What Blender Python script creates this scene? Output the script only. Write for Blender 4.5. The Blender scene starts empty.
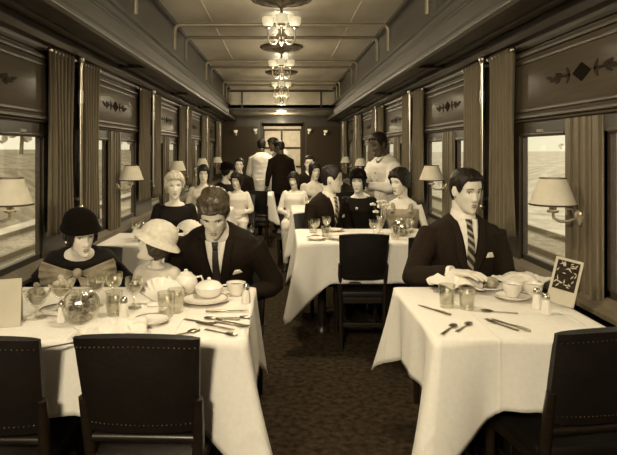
import bpy, bmesh, math, random
from mathutils import Vector, Matrix, noise
from mathutils.bvhtree import BVHTree
random.seed(7)
V = Vector
PI = math.pi
R = math.radians
scene = bpy.context.scene
COL = scene.collection
CAMZ, FPX, VX, VY = 1.42, 580.0, 281.5, 150.0

def at(px, py, d):
    """point at depth d (metres ahead of the camera) measured from the photograph"""
    return V(((px - VX) * d / FPX, d, CAMZ - (py - VY) * d / FPX))
def on(px, py, z):
    """point at height z measured from the photograph"""
    d = (CAMZ - z) * FPX / (py - VY)
    return V(((px - VX) * d / FPX, d, z))

# ------------------------------------------------------------------ materials
def sep(v):
    t = min(1, max(0, (math.log10(max(v, 1e-4)) + 1.8) / 1.72))
    return (v, v * (.62 + .32 * t), v * (.38 + .10 * t + .40 * t ** 3), 1)

MATS = {}
def mat(name, v, rough=.6, metal=0, spec=.5, var=.15, nscale=12, stretch=None, bump=0, bscale=None, coat=0, emit=0, sheen=0, v2=None):
    if name in MATS: return MATS[name]
    m = bpy.data.materials.new(name); m.use_nodes = True
    nt = m.node_tree; b = nt.nodes['Principled BSDF']
    b.inputs['Roughness'].default_value = rough
    b.inputs['Metallic'].default_value = metal
    b.inputs['Specular IOR Level'].default_value = spec
    b.inputs['Coat Weight'].default_value = coat
    b.inputs['Coat Roughness'].default_value = .15
    b.inputs['Sheen Weight'].default_value = sheen
    tc = nt.nodes.new('ShaderNodeTexCoord'); mp = nt.nodes.new('ShaderNodeMapping')
    nt.links.new(tc.outputs['Object'], mp.inputs['Vector'])
    if stretch: mp.inputs['Scale'].default_value = stretch
    nz = nt.nodes.new('ShaderNodeTexNoise'); nz.inputs['Scale'].default_value = nscale
    nz.inputs['Detail'].default_value = 5
    nt.links.new(mp.outputs[0], nz.inputs['Vector'])
    cr = nt.nodes.new('ShaderNodeValToRGB')
    lo, hi = (v * (1 - var), v * (1 + var)) if v2 is None else (v, v2)
    cr.color_ramp.elements[0].position = .3; cr.color_ramp.elements[0].color = sep(lo)
    cr.color_ramp.elements[1].position = .7; cr.color_ramp.elements[1].color = sep(min(hi, .95))
    nt.links.new(nz.outputs['Fac'], cr.inputs['Fac'])
    nt.links.new(cr.outputs['Color'], b.inputs['Base Color'])
    if bump:
        n2 = nt.nodes.new('ShaderNodeTexNoise'); n2.inputs['Scale'].default_value = bscale or nscale * 4
        nt.links.new(mp.outputs[0], n2.inputs['Vector'])
        bp = nt.nodes.new('ShaderNodeBump'); bp.inputs['Strength'].default_value = bump; bp.inputs['Distance'].default_value = .01
        nt.links.new(n2.outputs['Fac'], bp.inputs['Height']); nt.links.new(bp.outputs[0], b.inputs['Normal'])
    if emit:
        b.inputs['Emission Color'].default_value = (1, .86, .52, 1); b.inputs['Emission Strength'].default_value = emit
    MATS[name] = m
    return m

def glassmat(name, tint=.96, blend=.25, rough=.03, gl=.9):
    m = bpy.data.materials.new(name); m.use_nodes = True
    nt = m.node_tree; nt.nodes.clear()
    out = nt.nodes.new('ShaderNodeOutputMaterial'); mx = nt.nodes.new('ShaderNodeMixShader')
    tr = nt.nodes.new('ShaderNodeBsdfTransparent'); tr.inputs[0].default_value = (tint, tint * .995, tint * .975, 1)
    g = nt.nodes.new('ShaderNodeBsdfGlossy'); g.inputs[0].default_value = (gl, gl * .98, gl * .88, 1); g.inputs['Roughness'].default_value = rough
    lw = nt.nodes.new('ShaderNodeLayerWeight'); lw.inputs[0].default_value = .5
    pw = nt.nodes.new('ShaderNodeMath'); pw.operation = 'POWER'; pw.inputs[1].default_value = 5 if blend < .2 else 2.2
    ma = nt.nodes.new('ShaderNodeMath'); ma.operation = 'MULTIPLY_ADD'; ma.inputs[1].default_value = .6 if blend < .2 else .75; ma.inputs[2].default_value = .03 if blend < .2 else .16
    nt.links.new(lw.outputs['Facing'], pw.inputs[0]); nt.links.new(pw.outputs[0], ma.inputs[0])
    nz = nt.nodes.new('ShaderNodeTexNoise'); nz.inputs['Scale'].default_value = 30
    bp = nt.nodes.new('ShaderNodeBump'); bp.inputs['Strength'].default_value = .15 if blend > .2 else .01
    nt.links.new(nz.outputs['Fac'], bp.inputs['Height']); nt.links.new(bp.outputs[0], g.inputs['Normal'])
    nt.links.new(ma.outputs[0], mx.inputs[0])
    nt.links.new(tr.outputs[0], mx.inputs[1]); nt.links.new(g.outputs[0], mx.inputs[2]); nt.links.new(mx.outputs[0], out.inputs[0])
    return m

M = {}
M['cloth'] = mat('linen', .71, .9, var=.03, nscale=60, bump=.12, bscale=500)
M['suit'] = mat('suit_wool', .012, .9, var=.2, nscale=80, spec=.12)
M['suit2'] = mat('suit_wool_soft', .017, .9, var=.2, nscale=80, spec=.12)
M['black'] = mat('black_dress', .007, .8, spec=.2)
M['shirt'] = mat('shirt_cotton', .72, .8, var=.04)
M['white'] = mat('white_jacket', .74, .85, var=.06, nscale=15)
M['pale'] = mat('pale_dress', .58, .85, var=.12, nscale=18)
M['beige'] = mat('beige_dress', .30, .85, var=.15, nscale=22)
M['scarf'] = mat('scarf_silk', .24, .5, var=.3, nscale=20)
M['skin'] = mat('skin', .62, .55, var=.05, nscale=14, spec=.35)
M['skinf'] = mat('skin_fair', .68, .55, var=.05, nscale=14, spec=.35)
M['skind'] = mat('skin_dark', .07, .45, var=.1, nscale=14)
M['lip'] = mat('lips', .19, .5); M['brow'] = mat('brow_hair', .05, .8); M['eyew'] = mat('eye_white', .5, .3); M['iris'] = mat('iris', .02, .2)
M['hair'] = mat('dark_hair', .012, .55, var=.5, nscale=8, stretch=(40, 6, 6), spec=.3)
M['hairb'] = mat('brown_hair', .045, .5, var=.6, nscale=8, stretch=(30, 8, 8), spec=.4)
M['hairw'] = mat('white_hair', .48, .6, var=.3, nscale=18)
M['hat'] = mat('felt', .004, .95, spec=.1)
M['hatw'] = mat('pale_straw', .58, .8, var=.12, nscale=50, bump=.3, bscale=120)
M['leather'] = mat('chair_leather', .007, .55, var=.25, nscale=14, bump=.15, bscale=60, spec=.4)
M['chairwood'] = mat('chair_wood', .014, .35, var=.4, nscale=6, stretch=(3, 3, 20), spec=.5)
M['nail'] = mat('brass_nail', .10, .4, 1)
M['carpet'] = mat('carpet_pile', .016, .98, v2=.058, nscale=26, bump=.5, bscale=300, spec=.05)
M['wood'] = mat('varnished_wood', .040, .45, var=.22, nscale=5, stretch=(6, .7, 6), coat=.1)
M['woodd'] = mat('dark_varnished_wood', .028, .45, var=.25, nscale=5, stretch=(6, .7, 6), coat=.1)
M['panel'] = mat('veneer', .058, .8, spec=.25, var=.13, nscale=4, stretch=(5, 1, 16), coat=.05)
M['inlay'] = mat('inlay_dark', .006, .8, spec=.05); M['inlay2'] = mat('inlay_mid', .026, .8, spec=.1)
M['ceil'] = mat('ceiling_varnish', .46, .34, var=.22, nscale=1.5, stretch=(2, .8, 2), coat=.2)
M['soffit'] = mat('soffit_varnish', .036, .4, var=.25, nscale=3, stretch=(5, .6, 5), coat=.2)
M['beam'] = mat('moulding_varnish', .038, .38, var=.2, nscale=3, stretch=(5, .6, 5), coat=.2)
M['aged'] = mat('aged_brass', .09, .55, .5, var=.3); M['brass'] = mat('brass', .55, .28, 1, var=.1); M['pipe'] = mat('painted_pipe', .30, .35, .3, var=.1)
M['silver'] = mat('silver', .62, .25, 1, var=.1); M['steel'] = mat('cutlery_steel', .36, .3, 1, var=.2)
M['china'] = mat('china', .72, .25, var=.04); M['chinad'] = mat('china_band', .12, .3)
M['fascia'] = mat('fascia_varnish', .029, .42, var=.3, nscale=3, stretch=(5, .6, 5), coat=.1); M['pilaster'] = mat('pilaster_varnish', .115, .5, var=.18, nscale=5, stretch=(6, 6, .7), coat=.05); M['curtain'] = mat('curtain_cloth', .12, .9, var=.18, nscale=9, stretch=(6, 6, .6), sheen=.1)
M['shade'] = mat('lamp_parchment', .52, .8, var=.06, nscale=20)
M['glow'] = mat('frosted_glass', .8, .5, emit=.36)
M['food'] = mat('food', .16, .7, var=.5, nscale=60); M['bread'] = mat('bread', .34, .8, var=.3, nscale=40)
M['drink'] = mat('dark_drink', .09, .25, var=.3); M['water'] = glassmat('water', .96, .3, .1)
M['glass'] = glassmat('table_glass', .97, .35, .14); M['pane'] = glassmat('window_glass', .97, .08, .01)
M['leaf'] = mat('leaf', .10, .6, var=.4); M['petal'] = mat('petal', .6, .7, var=.15)
M['paper'] = mat('card', .46, .8, var=.05); M['print'] = mat('print', .012, .8, v2=.04, nscale=70, spec=.1)
M['grass'] = mat('dry_grass', .42, .95, v2=.72, nscale=.9); M['grass_shaded'] = mat('shaded_grass', .14, .95, v2=.36, nscale=1.2); M['ballast'] = mat('ballast', .22, .9, v2=.45, nscale=9)  # left bank's darker grass: its shade is painted into the colour
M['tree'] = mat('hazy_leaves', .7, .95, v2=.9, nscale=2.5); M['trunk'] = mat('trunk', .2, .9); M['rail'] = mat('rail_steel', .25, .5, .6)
M['vest'] = mat('vestibule_paint', .6, .6, var=.12, nscale=8)
M['shoe'] = mat('shoe_leather', .012, .3)
M['sole'] = mat('stocking', .2, .6)
def creases(m):
    nt = m.node_tree; b = nt.nodes['Principled BSDF']; tc = nt.nodes.new('ShaderNodeTexCoord'); sx = nt.nodes.new('ShaderNodeSeparateXYZ'); nt.links.new(tc.outputs['Object'], sx.inputs[0])
    hs = []
    for ax, sc_ in (('X', .19), ('Y', .195)):
        pp = nt.nodes.new('ShaderNodeMath'); pp.operation = 'PINGPONG'; pp.inputs[1].default_value = sc_; nt.links.new(sx.outputs[ax], pp.inputs[0])
        mr = nt.nodes.new('ShaderNodeMapRange'); mr.interpolation_type = 'SMOOTHSTEP'; mr.inputs[1].default_value = 0; mr.inputs[2].default_value = .008; mr.inputs[3].default_value = 1; mr.inputs[4].default_value = 0
        nt.links.new(pp.outputs[0], mr.inputs[0]); hs.append(mr)
    ad = nt.nodes.new('ShaderNodeMath'); ad.operation = 'MAXIMUM'; nt.links.new(hs[0].outputs[0], ad.inputs[0]); nt.links.new(hs[1].outputs[0], ad.inputs[1])
    bp = nt.nodes.new('ShaderNodeBump'); bp.inputs['Strength'].default_value = .5; bp.inputs['Distance'].default_value = .004; nt.links.new(ad.outputs[0], bp.inputs['Height'])
    old = b.inputs['Normal'].links[0].from_node; nt.links.new(old.outputs[0], bp.inputs['Normal']); nt.links.new(bp.outputs[0], b.inputs['Normal'])
M['table_linen'] = mat('table_linen', .76, .9, var=.03, nscale=60, bump=.12, bscale=500); creases(M['table_linen'])
def tiemat():
    m = mat('striped_tie', .03, .6); nt = m.node_tree; b = nt.nodes['Principled BSDF']
    w = nt.nodes.new('ShaderNodeTexWave'); w.inputs['Scale'].default_value = 14; w.bands_direction = 'DIAGONAL'
    tc = nt.nodes.new('ShaderNodeTexCoord'); nt.links.new(tc.outputs['Object'], w.inputs['Vector'])
    cr = nt.nodes.new('ShaderNodeValToRGB'); cr.color_ramp.interpolation = 'CONSTANT'
    cr.color_ramp.elements[0].color = sep(.02); cr.color_ramp.elements[1].color = sep(.3); cr.color_ramp.elements[1].position = .62
    nt.links.new(w.outputs['Fac'], cr.inputs[0]); nt.links.new(cr.outputs[0], b.inputs['Base Color'])
    return m
M['tie'] = tiemat(); M['tied'] = mat('dark_tie', .02, .5)

# ------------------------------------------------------------------ mesh tools
class MB:
    def __init__(s): s.v = []; s.f = []; s.mi = []; s.cur = 0
    def add(s, vs, fs):
        o = len(s.v); s.v += [V(p) for p in vs]
        for f in fs: s.f.append(tuple(i + o for i in f)); s.mi.append(s.cur)
    def box(s, x0, x1, y0, y1, z0, z1, M4=None):
        vs = [V((x, y, z)) for z in (z0, z1) for y in (y0, y1) for x in (x0, x1)]
        if M4: vs = [M4 @ p for p in vs]
        s.add(vs, [(0, 2, 3, 1), (4, 5, 7, 6), (0, 1, 5, 4), (2, 6, 7, 3), (0, 4, 6, 2), (1, 3, 7, 5)])
    def rings(s, rs, cap=True):
        n = len(rs[0]); vs = [p for r in rs for p in r]; fs = []
        for i in range(len(rs) - 1):
            for j in range(n):
                k = (j + 1) % n
                fs.append((i * n + j, i * n + k, (i + 1) * n + k, (i + 1) * n + j))
        if cap:
            fs.append(tuple(range(n - 1, -1, -1))); b = (len(rs) - 1) * n
            fs.append(tuple(b + j for j in range(n)))
        s.add(vs, fs)
    def tube(s, pts, rad, n=10, flat=1.0, up=None, cap=True):
        pts = [V(p) for p in pts]; k = len(pts)
        if not isinstance(rad, (list, tuple)): rad = [rad] * k
        rs = []; u = None
        for i, p in enumerate(pts):
            t = (pts[min(i + 1, k - 1)] - pts[max(i - 1, 0)]).normalized()
            if u is None:
                a = V(up) if up is not None else (V((0, 0, 1)) if abs(t.z) < .9 else V((0, 1, 0)))
                u = (a - t * a.dot(t)).normalized()
            else: u = (u - t * u.dot(t)).normalized()
            w = t.cross(u)
            rs.append([p + (w * math.cos(2 * PI * j / n) + u * math.sin(2 * PI * j / n) * flat) * rad[i] for j in range(n)])
        s.rings(rs, cap)
    def lathe(s, prof, c=(0, 0, 0), n=20, M4=None, flute=0, fn=12):
        c = V(c); rs = []
        for r, z in prof:
            ring = []
            for j in range(n):
                a = 2 * PI * j / n; q = r * (1 + flute * math.cos(fn * a))
                p = V((q * math.cos(a), q * math.sin(a), z))
                ring.append((M4 @ p if M4 else p) + c)
            rs.append(ring)
        if prof[0][0] > 1e-6 and prof[-1][0] > 1e-6: s.rings(rs + [rs[0]], cap=False)
        else: s.rings(rs)
    def ball(s, c, r, n=12, m=8, M4=None):
        c = V(c); r = V((r, r, r)) if isinstance(r, (int, float)) else V(r)
        rs = []
        for i in range(m + 1):
            e = -PI / 2 + PI * (i * .998 + .001 * m) / m
            ring = []
            for j in range(n):
                a = 2 * PI * j / n
                p = V((r.x * math.cos(e) * math.cos(a), r.y * math.cos(e) * math.sin(a), r.z * math.sin(e)))
                ring.append((M4 @ p if M4 else p) + c)
            rs.append(ring)
        s.rings(rs)
    def extrude(s, outline, a, b, fn):
        """outline of (u, v); fn(u, v, t) -> point, t = a and b"""
        n = len(outline)
        s.add([fn(u, v, a) for u, v in outline] + [fn(u, v, b) for u, v in outline],
              [tuple(range(n - 1, -1, -1)), tuple(range(n, 2 * n))] + [(j, (j + 1) % n, n + (j + 1) % n, n + j) for j in range(n)])
    def mesh(s, name, smooth=True):
        me = bpy.data.meshes.new(name); me.from_pydata([tuple(p) for p in s.v], [], s.f)
        for i, p in enumerate(me.polygons): p.material_index = s.mi[i]
        bm = bmesh.new(); bm.from_mesh(me); bmesh.ops.recalc_face_normals(bm, faces=bm.faces); bm.to_mesh(me); bm.free()
        me.polygons.foreach_set('use_smooth', [smooth] * len(me.polygons)); me.update()
        return me
    def build(s, name, m, parent=None, smooth=True, bevel=0, solid=0, auto=True):
        me = s.mesh(name, smooth)
        for q in (m if isinstance(m, (list, tuple)) else [m]): me.materials.append(q)
        o = bpy.data.objects.new(name, me); COL.objects.link(o)
        if parent: o.parent = parent
        if solid:
            d = o.modifiers.new('solid', 'SOLIDIFY'); d.thickness = solid; d.offset = 0
        if bevel:
            d = o.modifiers.new('bevel', 'BEVEL'); d.width = bevel; d.segments = 2; d.limit_method = 'ANGLE'; d.angle_limit = R(40)
        if smooth and auto:
            bm = bmesh.new(); bm.from_mesh(me)
            for e in bm.edges:
                if len(e.link_faces) == 2 and e.calc_face_angle(0) > R(48): e.smooth = False
            bm.to_mesh(me); bm.free()
        return o

def tag(o, label=None, cat=None, group=None, kind=None):
    if label: o['label'] = label
    if cat: o['category'] = cat
    if group: o['group'] = group
    if kind: o['kind'] = kind
    return o
def thing(name, label, cat, loc=(0, 0, 0), rz=0, group=None, rx=0, ry=0):
    o = bpy.data.objects.new(name, None); COL.objects.link(o); o.empty_display_size = .05
    o.location = loc; o.rotation_euler = (rx, ry, rz)
    return tag(o, label, cat, group)
def dup(src, loc, rz, label, group=None):
    def cp(o, par):
        c = o.copy(); COL.objects.link(c)
        if par: c.parent = par
        for ch in list(o.children): cp(ch, c)
        return c
    c = cp(src, None); c.location = loc; c.rotation_euler = (c.rotation_euler[0], c.rotation_euler[1], rz)
    c['label'] = label
    if group: c['group'] = group
    return c
PROTO = {}
def spawn(maker, loc, rz, label, group=None, **kw):
    key = (maker.__name__, tuple(sorted(kw.items())))
    if key not in PROTO:
        o = maker(**kw); o.location = loc; o.rotation_euler = (0, 0, rz); o['label'] = label
        if group: o['group'] = group
        PROTO[key] = o
        return o
    return dup(PROTO[key], loc, rz, label, group)
def struct(mb, name, m, parent=None, **kw):
    o = mb.build(name, m, parent, **kw)
    if not parent: o['kind'] = 'structure'
    return o

# ------------------------------------------------------------------ the room
WX = 1.36                       # inner face of the side walls
Y0, Y1 = -3.4, 13.0
BAYS = [2.6 + 2.1 * k for k in range(5)]
PIERS = [1.55] + [3.65 + 2.1 * k for k in range(5)]
WIN = [(.155, .72), (-.72, -.155)]
ZS, ZT = .80, 1.57              # window opening

mb = MB(); mb.box(-1.6, 1.6, Y0, 16, -.12, 0); struct(mb, 'floor', M['carpet'])

def side_wall(sgn, nm):
    mb = MB()
    def bx(y0, y1, z0, z1, x0=WX, x1=WX + .045): mb.box(sgn * x0, sgn * x1, y0, y1, z0, z1)
    bx(Y0, Y1, 0, ZS - .03); bx(Y0, Y1, ZT, 2.12)
    ys = [Y0]
    for c in BAYS:
        for a, b in sorted(WIN): ys += [c + a, c + b]
    ys.append(Y1)
    for i in range(0, len(ys), 2): bx(ys[i], ys[i + 1], ZS - .03, ZT)
    w = struct(mb, 'wall_' + nm, M['wood'], smooth=False)
    # pilasters between the paired windows, with fluted mouldings
    for c in BAYS:
        p = MB()
        for a, b, t in ((-.155, .155, .008), (-.14, -.10, .022), (-.07, .07, .016), (-.045, -.02, .026), (.02, .045, .026), (.10, .14, .022)):
            p.box(sgn * (WX - t), sgn * (WX + .02), c + a, c + b, ZS - .04, ZT)
        p.build('pilaster', M['pilaster'], w, smooth=False, bevel=.004)
        p = MB(); p.box(sgn * (WX - .014), sgn * (WX + .02), c - .80, c + .80, ZT + .005, 1.965)
        q = p.build('veneer_panel', M['panel'], w, smooth=False, bevel=.004)
        p = MB()
        for z, t in ((1.60, .030), (1.635, .022), (1.90, .020), (1.94, .028)):
            p.box(sgn * (WX - t), sgn * (WX - .002), c - .80, c + .80, z - .009, z + .009)
        p.build('panel_moulding', M['wood'], w, smooth=False, bevel=.004)
        p = MB()
        X = sgn * (WX - .015)
        fn = lambda u, v, t: V((X - sgn * t, c + u * 1.55, 1.772 + v * 1.3))
        p.extrude([(0, .033), (.052, 0), (0, -.033), (-.052, 0)], 0, .002, fn)
        p.build('diamond_inlay', M['inlay'], w, smooth=False)
        p = MB()
        for s2 in (-1, 1):
            def leaf(u0, v0, l, h, a):
                pts = []
                for k in range(12):
                    an = 2 * PI * k / 12; x = math.cos(an) * l; y = math.sin(an) * h * (1 - .4 * math.cos(an))
                    pts.append((s2 * (u0 + .018 + x * math.cos(a) - y * math.sin(a)), v0 + x * math.sin(a) + y * math.cos(a)))
                p.extrude(pts, 0, .002, fn)
            leaf(.060, .012, .020, .007, R(60)); leaf(.060, -.012, .020, .007, R(-60)); leaf(.082, .0, .018, .006, 0)
            leaf(.118, .008, .026, .009, R(20)); leaf(.150, -.004, .030, .009, R(-12)); leaf(.185, .006, .022, .007, R(15)); leaf(.125, -.014, .018, .006, R(-25))
        p.build('leaf_inlay', M['inlay2'], w, smooth=False)
    return w
for sgn, nm in ((-1, 'left'), (1, 'right')):
    side_wall(sgn, nm)
wi = 0
for sgn in (-1, 1):
    for c in BAYS:
        for a, b in WIN:
            wi += 1
            y0, y1 = c + a, c + b
            X = sgn * (WX + .028)
            f = MB()
            def bx(x0, x1, ya, yb, z0, z1): f.box(sgn * x0, sgn * x1, ya, yb, z0, z1)
            x0, x1 = WX + .012, WX + .04
            bx(x0, x1, y0, y0 + .028, ZS, ZT); bx(x0, x1, y1 - .028, y1, ZS, ZT)
            bx(x0, x1, y0, y1, ZS - .03, ZS + .035)
            bx(WX - .004, x1, y0, y1, 1.50, ZT)
            win = struct(f, 'window_%d' % wi, M['woodd'], smooth=False, bevel=.004)
            g = MB(); g.box(X - .003, X + .003, y0 + .03, y1 - .03, ZS + .03, 1.505); g.build('pane', M['pane'], win, smooth=False)
            g = MB(); g.tube([(sgn * (WX + .006), y0 + .03, 1.505), (sgn * (WX + .006), y1 - .03, 1.505)], .014, 10); g.build('roller_blind', M['wood'], win)
            g = MB(); g.box(sgn * (WX - .012), sgn * (WX - .002), (y0 + y1) / 2 - .03, (y0 + y1) / 2 + .03, 1.515, 1.53); g.build('blind_pull', M['brass'], win, smooth=False)
ti = 0
def trim(mb, m, **kw):
    global ti
    ti += 1
    return struct(mb, 'trim_%d' % ti, m, **kw)
for sgn in (-1, 1):
    def prof(pts, m, y0=Y0, y1=Y1):
        p = MB(); p.extrude(pts, y0, y1, lambda u, v, t: V((sgn * u, t, v))); return trim(p, m, smooth=False, bevel=.003)
    prof([(1.285, .765), (1.285, .742), (1.37, .742), (1.40, .80), (1.37, .80), (1.33, .772)], M['pilaster'])          # window ledge
    prof([(WX + .01, .0), (1.345, .0), (1.345, .12), (WX + .01, .13)], M['woodd'])
    prof([(WX + .02, 1.975), (1.345, 1.975), (1.335, 1.99), (1.335, 2.01), (1.30, 2.02), (1.275, 2.045), (1.27, 2.075), (1.285, 2.10), (WX + .02, 2.10)], M['beam'])
    # lower deck: soffit, moulded fascia, clerestory side
    prof([(1.40, 2.085), (1.28, 2.085), (1.20, 2.078), (1.05, 2.066), (1.0, 2.066), (1.0, 2.12), (1.40, 2.14)], M['soffit'])
    prof([(1.045, 2.066), (1.045, 2.05), (1.005, 2.05), (.985, 2.062), (.985, 2.085), (.975, 2.10), (.975, 2.175), (.965, 2.185), (.965, 2.20), (.975, 2.21), (.975, 2.25), (.955, 2.262), (.955, 2.285), (.985, 2.295), (1.06, 2.295), (1.06, 2.066)], M['fascia'], Y0, 10.8)
    prof([(1.20, 2.078), (1.20, 2.060), (1.17, 2.060), (1.17, 2.078)], M['beam'])
    p = MB(); p.box(sgn * .985, sgn * 1.06, Y0, 10.8, 2.28, 2.60); struct(p, 'wall_clerestory_' + ('left' if sgn < 0 else 'right'), M['fascia'], smooth=False)
    prof([(.985, 2.585), (.985, 2.55), (.95, 2.55), (.95, 2.585)], M['woodd'], Y0, 10.8)
    for X in (.62,):
        prof([(X, 2.585), (X, 2.572), (X + .02, 2.572), (X + .02, 2.585)], M['ceil'], Y0, 10.8)
    for k in range(4):
        y = 2.33 + 2.1 * k
        p = MB(); p.box(sgn * 1.03, sgn * 1.25, y, y + .05, 2.045, 2.075); trim(p, M['beam'], smooth=False, bevel=.004)
mb = MB(); mb.box(-1.1, 1.1, Y0, 10.85, 2.58, 2.66); mb.box(-1.45, 1.45, 10.8, 16, 2.18, 2.26); mb.box(-1.45, 1.45, 10.8, 10.86, 2.20, 2.66)
struct(mb, 'ceiling', M['ceil'], smooth=False)
mb = MB(); mb.box(-.97, .97, 10.77, 10.80, 2.16, 2.20); mb.box(-.97, .97, 10.775, 10.80, 2.50, 2.53); mb.box(-.75, -.72, 10.785, 10.80, 2.2, 2.5); mb.box(.72, .75, 10.785, 10.80, 2.2, 2.5)
trim(mb, M['woodd'], smooth=False)
mb = MB(); mb.box(-1.5, 1.5, Y0 - .1, Y0, 0, 2.7); struct(mb, 'wall_rear', M['wood'], smooth=False)
# hooped pipes across the raised ceiling
for y in (3.05, 3.70, 5.05, 5.63, 7.15, 7.65, 9.25, 9.75):
    p = MB(); pts = [(-.93, y, 2.285)]; r = .05
    for k in range(7): a = PI / 2 * k / 6; pts.append((-.93 + r - r * math.cos(a), y, 2.46 + r * math.sin(a)))
    for k in range(7): a = PI / 2 * k / 6; pts.append((.93 - r + r * math.sin(a), y, 2.46 + r * math.cos(a)))
    pts.append((.93, y, 2.285)); p.tube(pts, .016, 10)
    trim(p, M['pipe'])
# end wall with the doorway, and the lit vestibule beyond it
mb = MB(); mb.box(-1.5, -.40, 13, 13.1, 0, 2.3); mb.box(.44, 1.5, 13, 13.1, 0, 2.3); mb.box(-.40, .44, 13, 13.1, 1.98, 2.3)
w = struct(mb, 'wall_end', M['wood'], smooth=False)
mb = MB()
for a, b in ((-1.30, -.52), (.56, 1.30)):
    mb.box(a, b, 12.985, 13.0, .9, 1.95); mb.box(a, b, 12.985, 13.0, .15, .8)
mb.build('raised_panel', M['panel'], w, smooth=False, bevel=.004)
mb = MB(); mb.box(-.47, -.40, 12.96, 13.12, 0, 2.05); mb.box(.44, .51, 12.96, 13.12, 0, 2.05); d1 = struct(mb, 'door_1', M['panel'], smooth=False, bevel=.006)
mb = MB(); mb.box(-.44, .48, 12.94, 13.12, 1.955, 2.02); mb.build('lintel', M['inlay'], d1, smooth=False)
mb = MB(); mb.box(-.9, .9, 15.5, 15.6, 0, 2.3); mb.box(-.9, -.8, 13.1, 15.6, 0, 2.3); mb.box(.8, .9, 13.1, 15.6, 0, 2.3)
struct(mb, 'wall_vestibule', M['vest'], smooth=False)
mb = MB()
for z in (.95, 1.45, 1.93): mb.box(-.5, .55, 15.47, 15.5, z, z + .05)
for x in (-.5, -.02, .5): mb.box(x, x + .05, 15.465, 15.5, .95, 1.98)
struct(mb, 'trim_vestibule', M['panel'], smooth=False)

# outside: embankment, neighbouring track, hazy trees
mb = MB(); mb.box(-160, -1.8, -30, 260, -1.5, -1.1); mb.box(1.8, 160, -30, 260, -1.5, -1.1)
struct(mb, 'ground', M['grass'], smooth=False)
for sgn in (-1, 1):
    mb = MB(); mb.extrude([(4.6, -1.1), (5.1, -.85), (7.4, -.85), (7.9, -1.1)], -5, 200, lambda u, v, t: V((sgn * u, t, v)))
    struct(mb, 'trackbed', M['ballast'], smooth=False)
    for x in (5.6, 7.0):
        mb = MB(); mb.extrude([(x - .07, -.85), (x + .07, -.85), (x + .02, -.82), (x + .035, -.70), (x - .035, -.70), (x - .02, -.82)], -5, 200, lambda u, v, t: V((sgn * u, t, v)))
        tag(mb.build('railway_rail', M['rail'], smooth=False), ('near' if x < 6 else 'far') + ' steel rail of the track outside the ' + ('left' if sgn < 0 else 'right') + ' windows', 'rail', 'rails outside')
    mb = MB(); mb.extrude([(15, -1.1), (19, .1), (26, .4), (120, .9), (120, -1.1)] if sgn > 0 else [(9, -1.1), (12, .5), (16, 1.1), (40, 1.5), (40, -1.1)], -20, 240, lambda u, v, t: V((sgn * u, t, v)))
    struct(mb, 'hill', M['grass' if sgn > 0 else 'grass_shaded'], smooth=False)
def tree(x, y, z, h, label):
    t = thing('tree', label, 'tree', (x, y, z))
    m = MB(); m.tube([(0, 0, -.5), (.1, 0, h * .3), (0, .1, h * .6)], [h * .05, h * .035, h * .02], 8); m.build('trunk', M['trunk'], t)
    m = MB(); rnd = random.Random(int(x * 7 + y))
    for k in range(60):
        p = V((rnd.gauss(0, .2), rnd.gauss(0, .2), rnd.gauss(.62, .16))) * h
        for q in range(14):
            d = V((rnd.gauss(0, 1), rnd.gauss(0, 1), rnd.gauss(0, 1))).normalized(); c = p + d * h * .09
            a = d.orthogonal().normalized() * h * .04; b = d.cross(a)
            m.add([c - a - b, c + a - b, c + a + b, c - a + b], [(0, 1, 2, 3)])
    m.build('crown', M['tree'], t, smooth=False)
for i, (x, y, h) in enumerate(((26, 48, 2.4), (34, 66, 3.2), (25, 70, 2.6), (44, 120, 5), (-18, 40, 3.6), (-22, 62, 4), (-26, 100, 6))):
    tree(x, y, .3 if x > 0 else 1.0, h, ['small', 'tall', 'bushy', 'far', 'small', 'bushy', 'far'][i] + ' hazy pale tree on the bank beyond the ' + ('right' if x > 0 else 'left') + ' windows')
# ------------------------------------------------------------------ fittings
ORD = ['first', 'second', 'third', 'fourth', 'fifth', 'sixth']
def sconce(c, sgn, label):
    t = thing('wall_lamp', label, 'lamp', (sgn * (WX - .022), c, 1.23), 0, 'wall lamps between the windows')
    X = -sgn
    m = MB(); m.lathe([(0, 0), (.034, 0), (.034, .008), (.02, .018), (.012, .022), (0, .022)], (0, 0, -.115), 16, Matrix.Rotation(-sgn * PI / 2, 4, 'Y'))
    m.build('wall_plate', M['brass'], t)
    m = MB(); m.tube([(X * .01, 0, -.115), (X * .05, 0, -.13), (X * .09, 0, -.13), (X * .118, 0, -.115), (X * .122, 0, -.085)], .007, 8)
    m.tube([(X * .02, 0, -.115), (X * .035, 0, -.075), (X * .065, 0, -.075), (X * .06, 0, -.10)], .004, 6)
    m.build('arm', M['brass'], t)
    m = MB(); m.lathe([(.022, -.09), (.026, -.082), (.016, -.076), (.016, -.03), (.02, -.025), (.012, -.02), (.012, .02), (0, .02)], (X * .122, 0, 0), 14); m.build('socket', M['brass'], t)
    m = MB(); m.lathe([(.097, -.055), (.099, -.055), (.056, .063), (.054, .063)], (X * .122, 0, 0), 24)
    s = m.build('lamp_shade', M['shade'], t)
    m = MB(); m.lathe([(.0995, -.058), (.1015, -.052), (.0975, -.05)], (X * .122, 0, 0), 24); m.build('trim_band', M['panel'], s); m = MB(); m.lathe([(.0565, .060), (.0575, .066), (.054, .066)], (X * .122, 0, 0), 24); m.build('trim_band', M['panel'], s)
    return t
for sgn, side in ((1, 'right'), (-1, 'left')):
    for i, c in enumerate(BAYS):
        sconce(c, sgn, '%s parchment shaded wall lamp from the front along the %s windows' % (ORD[i], side))

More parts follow.
